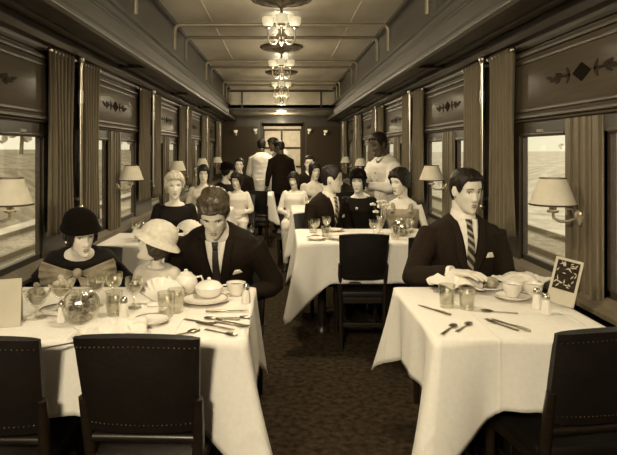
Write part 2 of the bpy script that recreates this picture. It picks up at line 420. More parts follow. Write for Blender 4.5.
def chandelier():
    t = thing('chandelier', '', 'chandelier')
    m = MB(); m.lathe([(0, 2.58), (.235, 2.58), (.24, 2.565), (.215, 2.55), (.20, 2.558), (.165, 2.545), (.12, 2.55), (.09, 2.53), (.04, 2.52), (.02, 2.50), (0, 2.50)], (0, 0, 0), 32, flute=.02, fn=16); m.build('ceiling_rose', M['aged'], t)
    m = MB(); m.lathe([(0, 2.53), (.011, 2.53), (.011, 2.44), (.026, 2.425), (.012, 2.40), (.012, 2.33), (.034, 2.30), (.04, 2.275), (.02, 2.25), (.028, 2.235), (.008, 2.215), (0, 2.205)], (0, 0, 0), 16); m.build('stem', M['brass'], t)
    for k in range(4):
        a = PI / 2 * k
        c, s = math.cos(a), math.sin(a)
        def P(r, z): return (r * c, r * s, z)
        m = MB(); m.tube([P(.015, 2.27), P(.05, 2.225), P(.08, 2.225), P(.10, 2.26), P(.102, 2.32), P(.102, 2.345)], .008, 8)
        m.tube([P(.03, 2.30), P(.055, 2.27), P(.075, 2.285), P(.062, 2.30)], .004, 6)
        ar = m.build('arm', M['brass'], t)
        m = MB(); m.lathe([(.012, 2.335), (.028, 2.345), (.03, 2.355), (.012, 2.36)], P(.102, 0), 14); m.build('candle_cup', M['brass'], ar)
        m = MB(); m.lathe([(0, 2.355), (.026, 2.355), (.040, 2.37), (.046, 2.40), (.046, 2.425), (.041, 2.427), (.034, 2.40), (0, 2.38)], P(.102, 0), 20); m.build('glass_shade', M['glow'], ar)
    return t
for i, y in enumerate((2.3, 4.4, 6.5, 8.6, 10.3)):
    if i == 0: pass
    spawn(chandelier, (0, y, 0), 0, ('brass chandelier over the front tables' if i == 0 else '%s brass four-armed chandelier from the front, hanging from the ceiling' % ORD[i - 1]), 'ceiling chandeliers')

def curtain(kind=0):
    t = thing('curtain', '', 'curtain')
    m = MB(); n = 60; rows = []
    for i in range(25):
        z = .93 + (2.0 - .93) * i / 24; row = []
        w = .37 * (1 - .10 * math.sin(PI * min(1, (2.0 - z) / 1.0)))
        for j in range(n + 1):
            u = j / n
            y = (u - .5) * w
            x = .016 * math.sin(u * 2 * PI * 6.5 + .5 * math.sin(z * 2)) + .004 * math.sin(u * 37 + z * 3)
            row.append(V((x, y, z)))
        rows.append(row)
    vs = [p for r in rows for p in r]; fs = []
    for i in range(24):
        for j in range(n):
            a = i * (n + 1) + j; fs.append((a, a + 1, a + n + 2, a + n + 1))
    m.add(vs, fs); m.build('drape', M['curtain'], t, solid=.006, auto=False)
    m = MB(); m.tube([(0, -.19, 1.985), (0, .19, 1.985)], .009, 8); m.ball((0, -.19, 1.985), .016, 10, 6); m.ball((0, .19, 1.985), .016, 10, 6); m.build('curtain_rod', M['brass'], t)
    return t
def rod():
    t = thing('brass_pole', '', 'pole')
    m = MB(); m.tube([(0, 0, 1.06), (0, 0, 1.985)], .0105, 12); m.build('rod', M['brass'], t)
    m = MB(); m.tube([(0, 0, 1.72), (0, 0, 1.80)], .016, 12); m.build('sleeve', M['brass'], t)
    m = MB(); m.lathe([(.012, 1.975), (.02, 1.985), (.026, 2.0), (.02, 2.016), (0, 2.02)], (0, 0, 0), 14); m.build('finial', M['brass'], t); m = MB(); m.ball((0, 0, 1.055), .018, 12, 8); m.build('finial', M['brass'], t)
    m = MB(); m.box(-.0, .07, -.01, .01, 1.95, 1.965); m.box(-.0, .07, -.01, .01, 1.10, 1.115); m.build('wall_bracket', M['brass'], t, smooth=False)
    return t
for sgn, side in ((1, 'right'), (-1, 'left')):
    for i, y in enumerate(PIERS[1:]):
        spawn(rod, (sgn * 1.285, y + .06, 0), 0 if sgn > 0 else PI, '%s upright brass pole from the front on the %s wall, between curtains' % (ORD[i], side), 'brass poles between curtains')
        for q, s2 in (('near', -1), ('far', 1)):
            spawn(curtain, (sgn * 1.305, y + .06 + s2 * .255, 0), 0 if sgn > 0 else PI, 'brown curtain on the %s side of the %s brass pole along the %s wall' % (q, ORD[i], side), 'curtains along the windows')

def added_end_lamp():  # glowing lamp added to lighten the end wall at its bright spots
    t = thing('wall_lamp', '', 'lamp')
    m = MB(); m.lathe([(0, 0), (.03, 0), (.03, .008), (0, .012)], (0, 0, 0), 14, Matrix.Rotation(PI / 2, 4, 'X')); m.build('wall_plate', M['brass'], t)
    m = MB(); m.tube([(0, -.01, 0), (0, -.05, -.02), (0, -.075, 0), (0, -.075, .03)], .007, 8); m.build('arm', M['brass'], t)
    m = MB(); m.lathe([(0, .03), (.02, .03), (.038, .05), (.045, .09), (.042, .09), (.03, .05), (0, .04)], (0, -.075, 0), 16); m.build('glass_shade', M['glow'], t)
    return t
for x, z, l in ((-1.02, 1.77, 'added glass lamp brightening the left corner of the end wall'), (-.58, 1.80, 'added glass lamp brightening the wall just left of the far doorway'), (.62, 1.80, 'added glass lamp brightening the wall just right of the far doorway'), (.98, 1.77, 'added glass lamp brightening the right corner of the end wall')):
    spawn(added_end_lamp, (x, 12.985, z), 0, l, 'added lamps brightening the end wall')
# ------------------------------------------------------------------ chairs and tables
def chair():
    t = thing('dining_chair', '', 'chair')
    def cush(nm, pts, m, **k):
        b = MB(); b.rings(pts); return b.build(nm, m, t, **k)
    def rr(cx, cy, z, hx, hy, r=.04, n=5):
        out = []
        for sx, sy, a0 in ((1, 1, 0), (-1, 1, 90), (-1, -1, 180), (1, -1, 270)):
            for k in range(n):
                a = R(a0 + 90 * k / (n - 1)); out.append(V((cx + sx * (hx - r) + r * math.cos(a), cy + sy * (hy - r) + r * math.sin(a), z)))
        return out
    cush('seat', [rr(0, .02, .370, .195, .20), rr(0, .02, .395, .205, .21), rr(0, .02, .413, .20, .205), rr(0, .02, .427, .17, .175), rr(0, .02, .431, .10, .10)], M['leather'])
    b = MB(); b.box(-.19, .19, -.175, .215, .325, .37); cush_o = b.build('seat_frame', M['chairwood'], t, smooth=False, bevel=.006)
    # back: leaning leather panel with slightly curved top
    def bp(u, v, d): # u -1..1, v 0..1, d depth
        w = .185 + .016 * v; z = .505 + .335 * v - (.012 * u * u if v > .9 else 0)
        y = -.185 - .085 * v - .02 * (1 - u * u) + d
        return V((u * w, y, z))
    n, k = 14, 12; m = MB(); rs = []
    for i in range(k + 1):
        v = i / k; th = .022 + .012 * math.sin(PI * min(max(v, .04), .96)); ring = []
        for j in range(n + 1): ring.append(bp(-1 + 2 * j / n, v, th * (.35 + .65 * math.sqrt(max(0, 1 - (-1 + 2 * j / n) ** 4)))))
        for j in range(n, -1, -1): ring.append(bp(-1 + 2 * j / n, v, -th * (.35 + .65 * math.sqrt(max(0, 1 - (-1 + 2 * j / n) ** 4)))))
        rs.append(ring)
    m.rings(rs); bk = m.build('backrest', M['leather'], t)
    for v in (.09, .91):
        m = MB()
        for j in range(25):
            u = -.94 + 1.88 * j / 24; th = (.022 + .012 * math.sin(PI * v)) * (.35 + .65 * math.sqrt(1 - u ** 4)); m.ball(bp(u, v, -th), .0032, 6, 4)
        m.build('nail_trim', M['nail'], bk)
    for s in (-1, 1):
        m = MB(); m.tube([(s * .175, -.20, 0), (s * .178, -.178, .25), (s * .18, -.178, .42), (s * .184, -.20, .52), (s * .188, -.225, .62)], [.016, .019, .021, .02, .016], 8); m.build('leg', M['chairwood'], t)
        m = MB(); m.tube([(s * .17, .195, 0), (s * .175, .19, .30), (s * .175, .19, .365)], [.015, .02, .022], 8); m.build('leg', M['chairwood'], t)
    m = MB(); m.tube([(-.185, -.19, .475), (.185, -.19, .475)], .016, 8); m.build('back_rail', M['chairwood'], t)
    m = MB(); m.box(-.17, .17, -.185, -.17, .16, .19); m.box(-.18, -.165, -.18, .19, .13, .155); m.box(.165, .18, -.18, .19, .13, .155); m.build('stretcher', M['chairwood'], t, smooth=False, bevel=.003)
    return t

def tablecloth(label, x0, x1, y0, y1, L=.23, Lc=.44, wall=None, seed=1, Lback=.09, flare=.13, ffar=.08):
    """square-cornered cloth draped over a table top, corners hanging in folds"""
    rnd = random.Random(seed); z0 = .757; rc = .025
    per = []
    cs = [(x1 - rc, y1 - rc, 0), (x0 + rc, y1 - rc, 90), (x0 + rc, y0 + rc, 180), (x1 - rc, y0 + rc, 270)]
    for i, (cx, cy, a0) in enumerate(cs):
        for k in range(13):
            a = R(a0 + 90 * k / 12); per.append((V((cx + rc * math.cos(a), cy + rc * math.sin(a))), V((math.cos(a), math.sin(a)))))
        nx, ny, na = cs[(i + 1) % 4]
        a = R(a0 + 90); s = per[-1][0]; e = V((nx + rc * math.cos(a), ny + rc * math.sin(a))); n = int((e - s).length / .025)
        for k in range(1, n): per.append((s.lerp(e, k / n), V((math.cos(a), math.sin(a)))))
    corners = [V((x1, y1)), V((x0, y1)), V((x0, y0)), V((x1, y0))]
    n = len(per); rows = 15; verts = []; faces = []
    ph = [rnd.random() * 6 for _ in range(4)]
    for i, (p, nr) in enumerate(per):
        ds = [(p - c).length for c in corners]; q = min(range(4), key=lambda k: ds[k]); d = ds[q]
        wl = wall == 'left' and p.x < x0 + .03 or wall == 'right' and p.x > x1 - .03
        oncor = not (wall == 'left' and q in (1, 2) or wall == 'right' and q in (0, 3))
        back = nr.y > .5 and p.y > y1 - .04
        base = Lback if back else L
        if wl: base = .03
        cw = max(0, 1 - d / .24)
        far = p.y > y1 - .31 and nr.y > -.5
        Lcc = Lc * (.88 if far else 1)
        drop = base + (max(0, Lcc - base) * cw ** 1.25 if oncor and not wl else 0)
        dg = (corners[q] - V(((x0 + x1) / 2, (y0 + y1) / 2))); dg = V((math.copysign(.707, dg.x), math.copysign(.707, dg.y)))
        for r in range(rows):
            t = r / (rows - 1)
            out = .004 + (.022 * t if not wl else .002)
            fold = 0
            if oncor and not wl:
                fold = (ffar if far else flare) * t ** 1.2 * cw ** 1.5 - .045 * t * math.exp(-((d - .17) / .05) ** 2)
            rip = t * (.007 * math.sin(d * 21 + ph[q]) + .005 * math.sin(d * 47 + 2 * ph[q])) * (0 if wl else 1)
            pos = p + nr * (out + rip - (.035 * t * math.exp(-((d - .17) / .05) ** 2) if oncor and not wl else 0)) + (dg * fold if fold > 0 else V((0, 0)))
            if wall == 'left': pos.x = max(pos.x, -1.315)
            if wall == 'right': pos.x = min(pos.x, 1.315)
            rr = .012
            z = z0 - drop * t
            verts.append(V((pos.x, pos.y, z - (.0 if r else 0))))
    for r in range(rows - 1):
        for i in range(n):
            k = (i + 1) % n; faces.append((i * rows + r, k * rows + r, k * rows + r + 1, i * rows + r + 1))
    # top: inset ring and fill
    o = len(verts)
    for p, nr in per: verts.append(V((p.x - nr.x * .012, p.y - nr.y * .012, z0 + .004)))
    for i in range(n):
        k = (i + 1) % n; faces.append((i * rows, o + i, o + k, k * rows))
    faces.append(tuple(o + i for i in range(n)))
    m = MB(); m.add(verts, faces)
    c = m.build('tablecloth', M['table_linen'], auto=False)
    d = c.modifiers.new('solid', 'SOLIDIFY'); d.thickness = .003; d.offset = -1
    tag(c, label, 'tablecloth', 'white tablecloths')
    return c
def table(label, x0, x1, y0, y1):
    t = thing('dining_table', label, 'table', ((x0 + x1) / 2, (y0 + y1) / 2, 0), 0, 'dining tables under white cloths')
    hx, hy = (x1 - x0) / 2, (y1 - y0) / 2
    m = MB(); m.box(-hx + .006, hx - .006, -hy + .006, hy - .006, .715, .752); m.build('tabletop', M['chairwood'], t, smooth=False, bevel=.004)
    for sx in (-1, 1):
        m = MB(); m.tube([(sx * (hx - .20), .04, 0), (sx * (hx - .20), .04, .715)], [.035, .03], 12); m.lathe([(.06, 0), (.06, .02), (.04, .05), (0, .05)], (sx * (hx - .20), .04, 0), 20); m.build('leg', M['chairwood'], t)
# ------------------------------------------------------------------ tableware (origin = foot on the cloth)
def goblet(fill='water'):
    t = thing('goblet', '', 'glass')
    m = MB(); m.lathe([(0, 0), (.032, 0), (.032, .003), (.008, .008), (.005, .02), (.005, .05), (.012, .057), (.030, .077), (.037, .103), (.036, .128), (.034, .128), (.034, .103), (.027, .08), (.006, .063), (0, .063)], n=20); m.build('bowl_and_stem', M['glass'], t)
    m = MB(); m.lathe([(0, .065), (.008, .066), (.026, .081), (.033, .103), (0, .104)], n=16); m.build('liquid', M[fill], t)
    return t
def tumbler():
    t = thing('tumbler', '', 'glass')
    m = MB(); m.lathe([(0, 0), (.028, 0), (.030, .02), (.035, .095), (.033, .095), (.028, .02), (.026, .012), (0, .012)], n=24, flute=.03, fn=8); m.build('glass_body', M['glass'], t)
    m = MB(); m.lathe([(0, .013), (.026, .014), (.031, .07), (0, .071)], n=16); m.build('liquid', M['water'], t)
    return t
def sherbet(fill='food'):
    t = thing('fruit_cup', '', 'dessert glass')
    m = MB(); m.lathe([(0, 0), (.036, 0), (.036, .004), (.008, .01), (.007, .04), (.02, .05), (.045, .085), (.052, .11), (.05, .11), (.042, .088), (.018, .056), (0, .054)], n=20); m.build('stemmed_bowl', M['glass'], t)
    m = MB(); r = random.Random(4)
    for k in range(16):
        a = r.random() * 6.3; q = r.random() * .034; m.ball((q * math.cos(a), q * math.sin(a), .085 + .035 * (1 - q / .036) + r.random() * .012), .012, 8, 6)
    m.lathe([(0, .058), (.018, .06), (.04, .09), (0, .1)], n=14); m.build('fruit', M[fill], t)
    return t
def carafe():
    t = thing('cut_glass_jar', '', 'jar')
    m = MB(); m.lathe([(0, 0), (.04, 0), (.058, .02), (.068, .055), (.066, .085), (.05, .112), (.036, .122), (.038, .132), (.034, .132), (.033, .122), (.046, .11), (.06, .083), (.062, .055), (.052, .024), (.036, .008), (0, .008)], n=48, flute=.035, fn=16); m.build('jar_body', M['glass'], t)
    m = MB(); r = random.Random(9)
    for k in range(46):
        a = r.random() * 6.3; z = .02 + r.random() * .075; q = (.046 + .008 * math.sin(z * 30)) * (.4 + .6 * r.random()); m.ball((q * math.cos(a), q * math.sin(a), z), .011, 8, 6)
    m.build('contents', M['food'], t)
    return t
def plate(rad=.085):
    t = thing('plate', '', 'plate')
    m = MB(); m.lathe([(0, .002), (rad * .55, 0), (rad * .6, .004), (rad * .95, .015), (rad, .018), (rad * .99, .020), (rad * .6, .009), (rad * .5, .006), (0, .006)], n=32); m.build('dish', M['china'], t)
    m = MB(); m.lathe([(rad * .90, .0175), (rad * .945, .0192), (rad * .945, .0200), (rad * .90, .0185)], n=32); m.build('rim_band', M['chinad'], t)
    return t
def cup():
    t = thing('teacup', '', 'cup')
    m = MB(); m.lathe([(0, 0), (.024, 0), (.026, .006), (.040, .03), (.044, .058), (.042, .058), (.037, .03), (.022, .008), (0, .008)], n=24); m.build('cup_body', M['china'], t)
    m = MB(); m.tube([(.041, 0, .05), (.06, 0, .05), (.066, 0, .036), (.055, 0, .02), (.036, 0, .02)], .0035, 6); m.build('handle', M['china'], t)
    m = MB(); m.lathe([(0, .044), (.040, .045), (0, .0455)], n=20); m.build('tea', M['drink'], t)
    return t
def tureen():
    t = thing('covered_dish', '', 'dish')
    m = MB(); m.lathe([(0, 0), (.04, 0), (.05, .01), (.062, .035), (.060, .04), (0, .04)], n=28); m.build('bowl', M['china'], t)
    m = MB(); m.lathe([(.062, .038), (.063, .044), (.045, .062), (.02, .07), (0, .071)], n=28); m.build('lid', M['china'], t)
    m = MB(); m.ball((0, 0, .077), .009, 10, 8); m.build('knob', M['china'], t)
    return t
def teapot():
    t = thing('teapot', '', 'teapot')
    m = MB(); m.lathe([(0, 0), (.032, 0), (.05, .02), (.055, .045), (.045, .072), (.03, .082), (0, .083)], n=24); m.build('pot_body', M['china'], t)
    m = MB(); m.lathe([(.032, .081), (.028, .09), (.008, .096), (.010, .104), (0, .108)], n=16); m.build('lid', M['china'], t)
    m = MB(); m.tube([(-.045, 0, .03), (-.065, 0, .045), (-.075, 0, .07), (-.085, 0, .078)], [.014, .010, .008, .007], 8); m.build('spout', M['china'], t)
    m = MB(); m.tube([(.048, 0, .065), (.07, 0, .068), (.08, 0, .05), (.07, 0, .03), (.05, 0, .025)], .005, 8); m.build('handle', M['china'], t)
    return t
def shaker():
    t = thing('salt_shaker', '', 'shaker')
    m = MB(); m.lathe([(0, 0), (.018, 0), (.020, .01), (.014, .055), (.012, .06), (0, .06)], n=16, flute=.05, fn=8); m.build('glass_body', M['china'], t)
    m = MB(); m.lathe([(.013, .058), (.015, .062), (.015, .072), (.01, .082), (0, .085)], n=14); m.build('cap', M['silver'], t)
    return t
def _handle(m, l, w0, w1):
    m.rings([[V((y, x * w, z)) for x, z in ((-1, 0.001), (1, .001), (1, .0045), (-1, .0045))] for y, w in ((-l, w0), (-l * .5, w0 * .8), (0, w1))])
def fork():
    t = thing('fork', '', 'fork'); t.scale = (.82, .82, .82)
    m = MB(); _handle(m, .12, .008, .004); m.build('handle', M['steel'], t, smooth=False, bevel=.001)
    m = MB(); m.rings([[V((y, x * w, z + h)) for x, z in ((-1, 0), (1, 0), (1, .003), (-1, .003))] for y, w, h in ((-.002, .004, .001), (.012, .011, .001), (.026, .012, .003))])
    for k in range(4):
        y = -.0102 + .0068 * k; m.tube([(.024, y, .0045), (.045, y, .005), (.068, y, .009)], [.0022, .002, .001], 6)
    m.build('tines', M['steel'], t)
    return t
def spoon():
    t = thing('spoon', '', 'spoon'); t.scale = (.82, .82, .82)
    m = MB(); _handle(m, .115, .008, .004); m.build('handle', M['steel'], t, smooth=False, bevel=.001)
    m = MB(); m.ball((.028, 0, .006), (.032, .0185, .0055), 16, 8); m.build('bowl', M['steel'], t)
    return t
def knife():
    t = thing('table_knife', '', 'knife'); t.scale = (.82, .82, .82)
    m = MB(); m.tube([(-.10, 0, .007), (-.05, 0, .007), (0, 0, .006)], [.0065, .008, .0055], 8, flat=.75); m.build('handle', M['steel'], t)
    m = MB(); m.rings([[V((y, a, z)) for a, z in ((-w, .0045), (w2, .0045), (w2, .007), (-w, .0065))] for y, w, w2 in ((-.002, .004, .004), (.02, .008, .006), (.08, .009, .006), (.105, .005, .006), (.112, .001, .004))]); m.build('blade', M['steel'], t, smooth=False)
    return t
def napkin(kind=0):
    m = MB(); n = 22; vs = []
    for i in range(n):
        for j in range(n):
            u, v = i / (n - 1) - .5, j / (n - 1) - .5
            r = math.hypot(u, v); a = math.atan2(v, u)
            z = .004 + (.075 * math.exp(-(r / .30) ** 2) + .03 * abs(math.sin(3 * a + 2 * r + kind)) * min(1, r * 3)) * (1 if kind < 3 else .5)
            vs.append(V((u * .24 + .02 * noise.noise(V((u * 6, v * 6, kind))), v * .20, z + .012 * noise.noise(V((u * 9, v * 9, 5 + kind))) + .012)))
    m.add(vs, [(i * n + j, (i + 1) * n + j, (i + 1) * n + j + 1, i * n + j + 1) for i in range(n - 1) for j in range(n - 1)])
    o = m.build('napkin', M['cloth'], solid=.004, auto=False)
    o['category'] = 'napkin'
    return o
def fan_napkin():
    t = thing('folded_napkin', '', 'napkin')
    m = MB(); n = 19; vs = []
    for i in range(n):
        a = R(-62 + 124 * i / (n - 1)); w = .010 * (-1) ** i
        for q, r in enumerate((.015, .06, .115)): vs.append(V((r * math.sin(a), w * (r / .115) + .012 * q, .004 + r * math.cos(a) * .95)))
    m.add(vs, [(i * 3 + q, i * 3 + 3 + q, i * 3 + 4 + q, i * 3 + 1 + q) for i in range(n - 1) for q in range(2)])
    m.build('pleats', M['cloth'], t, solid=.004, auto=False)
    m = MB(); m.box(-.05, .05, -.03, .035, .0005, .014); m.build('folded_base', M['cloth'], t, smooth=False, bevel=.005)
    return t
def flower_vase():
    t = thing('flower_vase', '', 'vase')
    m = MB(); m.lathe([(0, 0), (.03, 0), (.012, .02), (.02, .08), (.038, .14), (.036, .14), (.018, .08), (.008, .024), (0, .022)], n=20); m.build('glass_vase', M['glass'], t)
    r = random.Random(3); m = MB(); m2 = MB()
    for k in range(9):
        a = r.random() * 6.3; q = .02 + .06 * r.random(); e = V((q * math.cos(a), q * math.sin(a), .17 + .09 * r.random()))
        m2.tube([(0, 0, .05), (e * .5 + V((0, 0, .06))), e], .0025, 5)
        for w in range(7):
            b = 2 * PI * w / 7; m.ball(e + V((.016 * math.cos(b), .016 * math.sin(b), .004 * (w % 2))), (.011, .011, .008), 8, 5)
        m.ball(e + V((0, 0, .008)), .009, 8, 5)
    m2.build('stems', M['leaf'], t); m.build('blossoms', M['petal'], t)
    return t
def bread_basket():
    t = thing('bread_plate', '', 'bread')
    m = MB(); m.lathe([(0, 0), (.05, 0), (.09, .018), (.088, .022), (.05, .006), (0, .006)], n=28); m.build('dish', M['china'], t)
    for k, (x, y, a) in enumerate(((-.035, 0, .4), (.03, .02, -.5), (.01, -.035, 1.2))):
        m = MB(); m.ball((x, y, .032), (.038, .024, .022), 14, 8, Matrix.Rotation(a, 4, 'Z')); m.build('bread_roll', M['bread'], t)
    return t
# ------------------------------------------------------------------ people
def lerp_tab(tab, x):
    if x <= tab[0][0]: return list(tab[0][1:])
    for a, b in zip(tab, tab[1:]):
        if x <= b[0]:
            t = (x - a[0]) / (b[0] - a[0]); t = t * t * (3 - 2 * t) * .5 + t * .5
            return [p + (q - p) * t for p, q in zip(a[1:], b[1:])]
    return list(tab[-1][1:])
# head profile: z, half width, front depth, back depth (face towards -y, origin mid head)
HEAD = [(-.122, .010, .066, -.035), (-.118, .024, .082, -.028), (-.108, .036, .087, -.012), (-.092, .046, .087, .012), (-.07, .055, .088, .042), (-.045, .062, .088, .068),
        (-.02, .067, .088, .085), (.01, .071, .088, .096), (.035, .073, .091, .101), (.06, .0725, .088, .099), (.085, .064, .074, .088), (.102, .048, .054, .068), (.112, .030, .034, .044), (.117, .010, .012, .014)]
def sg(x, p): return math.copysign(abs(x) ** p, x)
def gs(x, s): return math.exp(-(x / s) ** 2)
def front_bumps(x, z, fem=0):
    ax = abs(x); d = 0
    if -.05 < z < .03:
        t = (.022 - z) / .06
        amp = .004 + .020 * max(0, min(1, t)) ** 1.3
        fall = 1 if z > -.036 else max(0, 1 - (-.036 - z) / .012)
        d += amp * fall * gs(x, .0085 + .006 * max(0, t)) * (1 if z < .022 else max(0, (.03 - z) / .008))
        d += .006 * gs(ax - .013, .007) * gs(z + .032, .009)
    d -= .0115 * gs(ax - .032, .017) * gs(z - .008, .013)
    d += (.004 - .002 * fem) * gs(ax - .03, .022) * gs(z - .030, .009)
    d += .0045 * gs(ax - .043, .018) * gs(z + .022, .018)
    d += .0060 * gs(x, .020) * gs(z + .061, .006) + .0065 * gs(x, .017) * gs(z + .076, .0065)
    d -= .0035 * gs(x, .024) * gs(z + .0685, .0030)
    d -= .0030 * gs(x, .016) * gs(z + .088, .006)
    d += .0055 * gs(x, .020) * gs(z + .105, .012)
    d -= .003 * gs(ax - .05, .02) * gs(z + .06, .02)
    return d
def head_pt(az, z, fem=0):
    w, f, b = lerp_tab(HEAD, z)
    s, c = math.sin(az), math.cos(az)
    x = w * sg(s, .88)
    if c > 0:
        y = -f * abs(c) ** .80
        y -= front_bumps(x, z, fem) * min(1, max(0, (c - .12) / .35))
    else: y = b * abs(c) ** .85
    if c > 0 and b < 0: y = min(y, -b * -1) if False else y
    return V((x, y, z))
def face_y(x, z, fem=0):
    w, f, b = lerp_tab(HEAD, z)
    s = min(1, abs(x) / w) ** (1 / .88); c = math.sqrt(1 - s * s)
    return -f * c ** .80 - front_bumps(x, z, fem) * min(1, max(0, (c - .12) / .35))
def head_rows(n=44):
    return [-.122 + .239 * (.5 - .5 * math.cos(PI * i / (n - 1))) * .35 + .239 * i / (n - 1) * .65 for i in range(n)]
def add_head(mb, HM, fem=0, n=52):
    rs = []
    for z in head_rows():
        rs.append([HM @ head_pt(2 * PI * j / n, z, fem) for j in range(n)])
    mb.rings(rs)
    for s in (-1, 1):
        M4 = HM.to_3x3().to_4x4() @ Matrix.Rotation(s * R(-18), 4, 'Z') @ Matrix.Rotation(R(-8), 4, 'X')
        mb.ball(HM @ V((s * .073, .012, -.002)), (.009, .018, .031), 10, 8, M4)
HAIRS = {
 'man': dict(line=[(0, .072), (22, .070), (36, .072), (48, .058), (56, .040), (64, .012), (73, -.006), (80, .006), (88, .030), (104, .020), (116, -.055), (180, -.07)], t=.012, top=.010, wave=.002),
 'wavy': dict(line=[(0, .062), (28, .064), (42, .052), (55, .036), (62, .005), (72, -.012), (80, .004), (88, .030), (104, .020), (116, -.055), (180, -.07)], t=.014, top=.018, wave=.006),
 'bob': dict(line=[(0, .056), (30, .048), (46, .020), (60, -.025), (75, -.062), (110, -.085), (180, -.095)], t=.020, top=.006, wave=.005),
 'updo': dict(line=[(0, .064), (30, .060), (50, .038), (62, .005), (75, -.025), (110, -.06), (180, -.07)], t=.024, top=.010, wave=.007),
 'bald': dict(line=[(0, .20), (70, .20), (85, .05), (104, .03), (116, -.05), (180, -.06)], t=.008, top=.0, wave=.002),
}
def hair_mesh(HM, st, seed=0, fine=True):
    h = HAIRS[st]; mb = MB(); n = 128 if fine else 64; rs = []
    for z in head_rows(80 if fine else 40):
        ring = []
        for j in range(n):
            az = 2 * PI * j / n; a = abs(math.degrees(az if az <= PI else 2 * PI - az))
            p = head_pt(az, z); line = lerp_tab(h['line'], a)[0]
            w = noise.noise(V((p.x * 30 + seed, p.y * 30, z * 18)))
            k = min(1, max(0, (z - line + .004 * w + .004) / .012)); k = k * k * (3 - 2 * k)
            off = -.014 + k * (.014 + h['t'] * (.75 + .25 * k) + h['top'] * max(0, z / .117) ** 2 + h['wave'] * (math.sin(p.x * 160 + w * 4 + z * 90) * .5 + w))
            if fine and k > 0: off += k * (.0016 if st in ('man', 'wavy') else .0022) * math.sin(p.x * 420 + 14 * w + (p.y * 60 if st == 'wavy' else 0) + 3 * math.sin(p.y * 40 + z * 50))
            if st == 'wavy' and k > 0: off += k * .005 * math.sin(p.y * 75 + p.x * 22 + z * 40)
            nv = V((p.x, p.y, (z + .01) * .8)).normalized()
            ring.append(HM @ (p + nv * off))
        rs.append(ring)
    mb.rings(rs); return mb
def cloche_mesh(HM, brim=.02, low=.022, t=.020):
    mb = MB(); n = 56; rs = []
    zs = head_rows(36)
    for z in zs:
        if z < low - .045: continue
        ring = []
        for j in range(n):
            az = 2 * PI * j / n
            line = low - .030 * (.5 - .5 * math.cos(az))
            zz = max(z, line); p = head_pt(az, zz)
            off = t + brim * gs(zz - line, .016) + .012 * max(0, zz / .117) ** 2
            nv = V((p.x, p.y, max(0, zz) * .8)).normalized()
            ring.append(HM @ (p + nv * off + V((0, 0, -.004 if z < line else 0))))
        rs.append(ring)
    mb.rings(rs); return mb
MALE = [(-.07, .10, .09), (-.04, .165, .12), (0, .178, .125), (.10, .168, .118), (.20, .158, .112), (.30, .172, .118), (.39, .190, .122), (.445, .192, .112), (.485, .168, .094), (.515, .118, .078), (.54, .075, .066), (.56, .058, .062), (.60, .056, .060)]
FEMALE = [(-.07, .10, .09), (-.04, .165, .12), (0, .180, .125), (.10, .158, .112), (.20, .132, .098), (.30, .148, .112), (.37, .160, .128), (.43, .162, .104), (.475, .146, .084), (.505, .10, .068), (.53, .062, .056), (.56, .048, .052), (.60, .046, .050)]

def remesh(mb, voxel, smooth=2, name='m'):
    me = mb.mesh(name); o = bpy.data.objects.new('tmp', me); COL.objects.link(o)
    d = o.modifiers.new('r', 'REMESH'); d.mode = 'VOXEL'; d.voxel_size = voxel; d.use_smooth_shade = True
    if smooth:
        s = o.modifiers.new('s', 'SMOOTH'); s.factor = .5; s.iterations = smooth
    dg = bpy.context.evaluated_depsgraph_get(); dg.update()
    out = bpy.data.meshes.new_from_object(o.evaluated_get(dg)); out.name = name
    bpy.data.objects.remove(o); bpy.data.meshes.remove(me)
    out.polygons.foreach_set('use_smooth', [True] * len(out.polygons))
    return out
def ik(S, W, l1, l2, hint):
    d = W - S; L = min(d.length, l1 + l2 - .004); D = d.normalized(); W = S + D * L
    a = (l1 * l1 - l2 * l2 + L * L) / (2 * L); h = math.sqrt(max(0, l1 * l1 - a * a))
    p = (hint - D * hint.dot(D)).normalized()
    return S + D * a + p * h, W
def limb(A, E, W):
    """points along a bent limb with a rounded elbow"""
    return [A, A.lerp(E, .5), A.lerp(E, .88), E + (A.lerp(W, .5) - E) * .04, E.lerp(W, .14), E.lerp(W, .5), W]

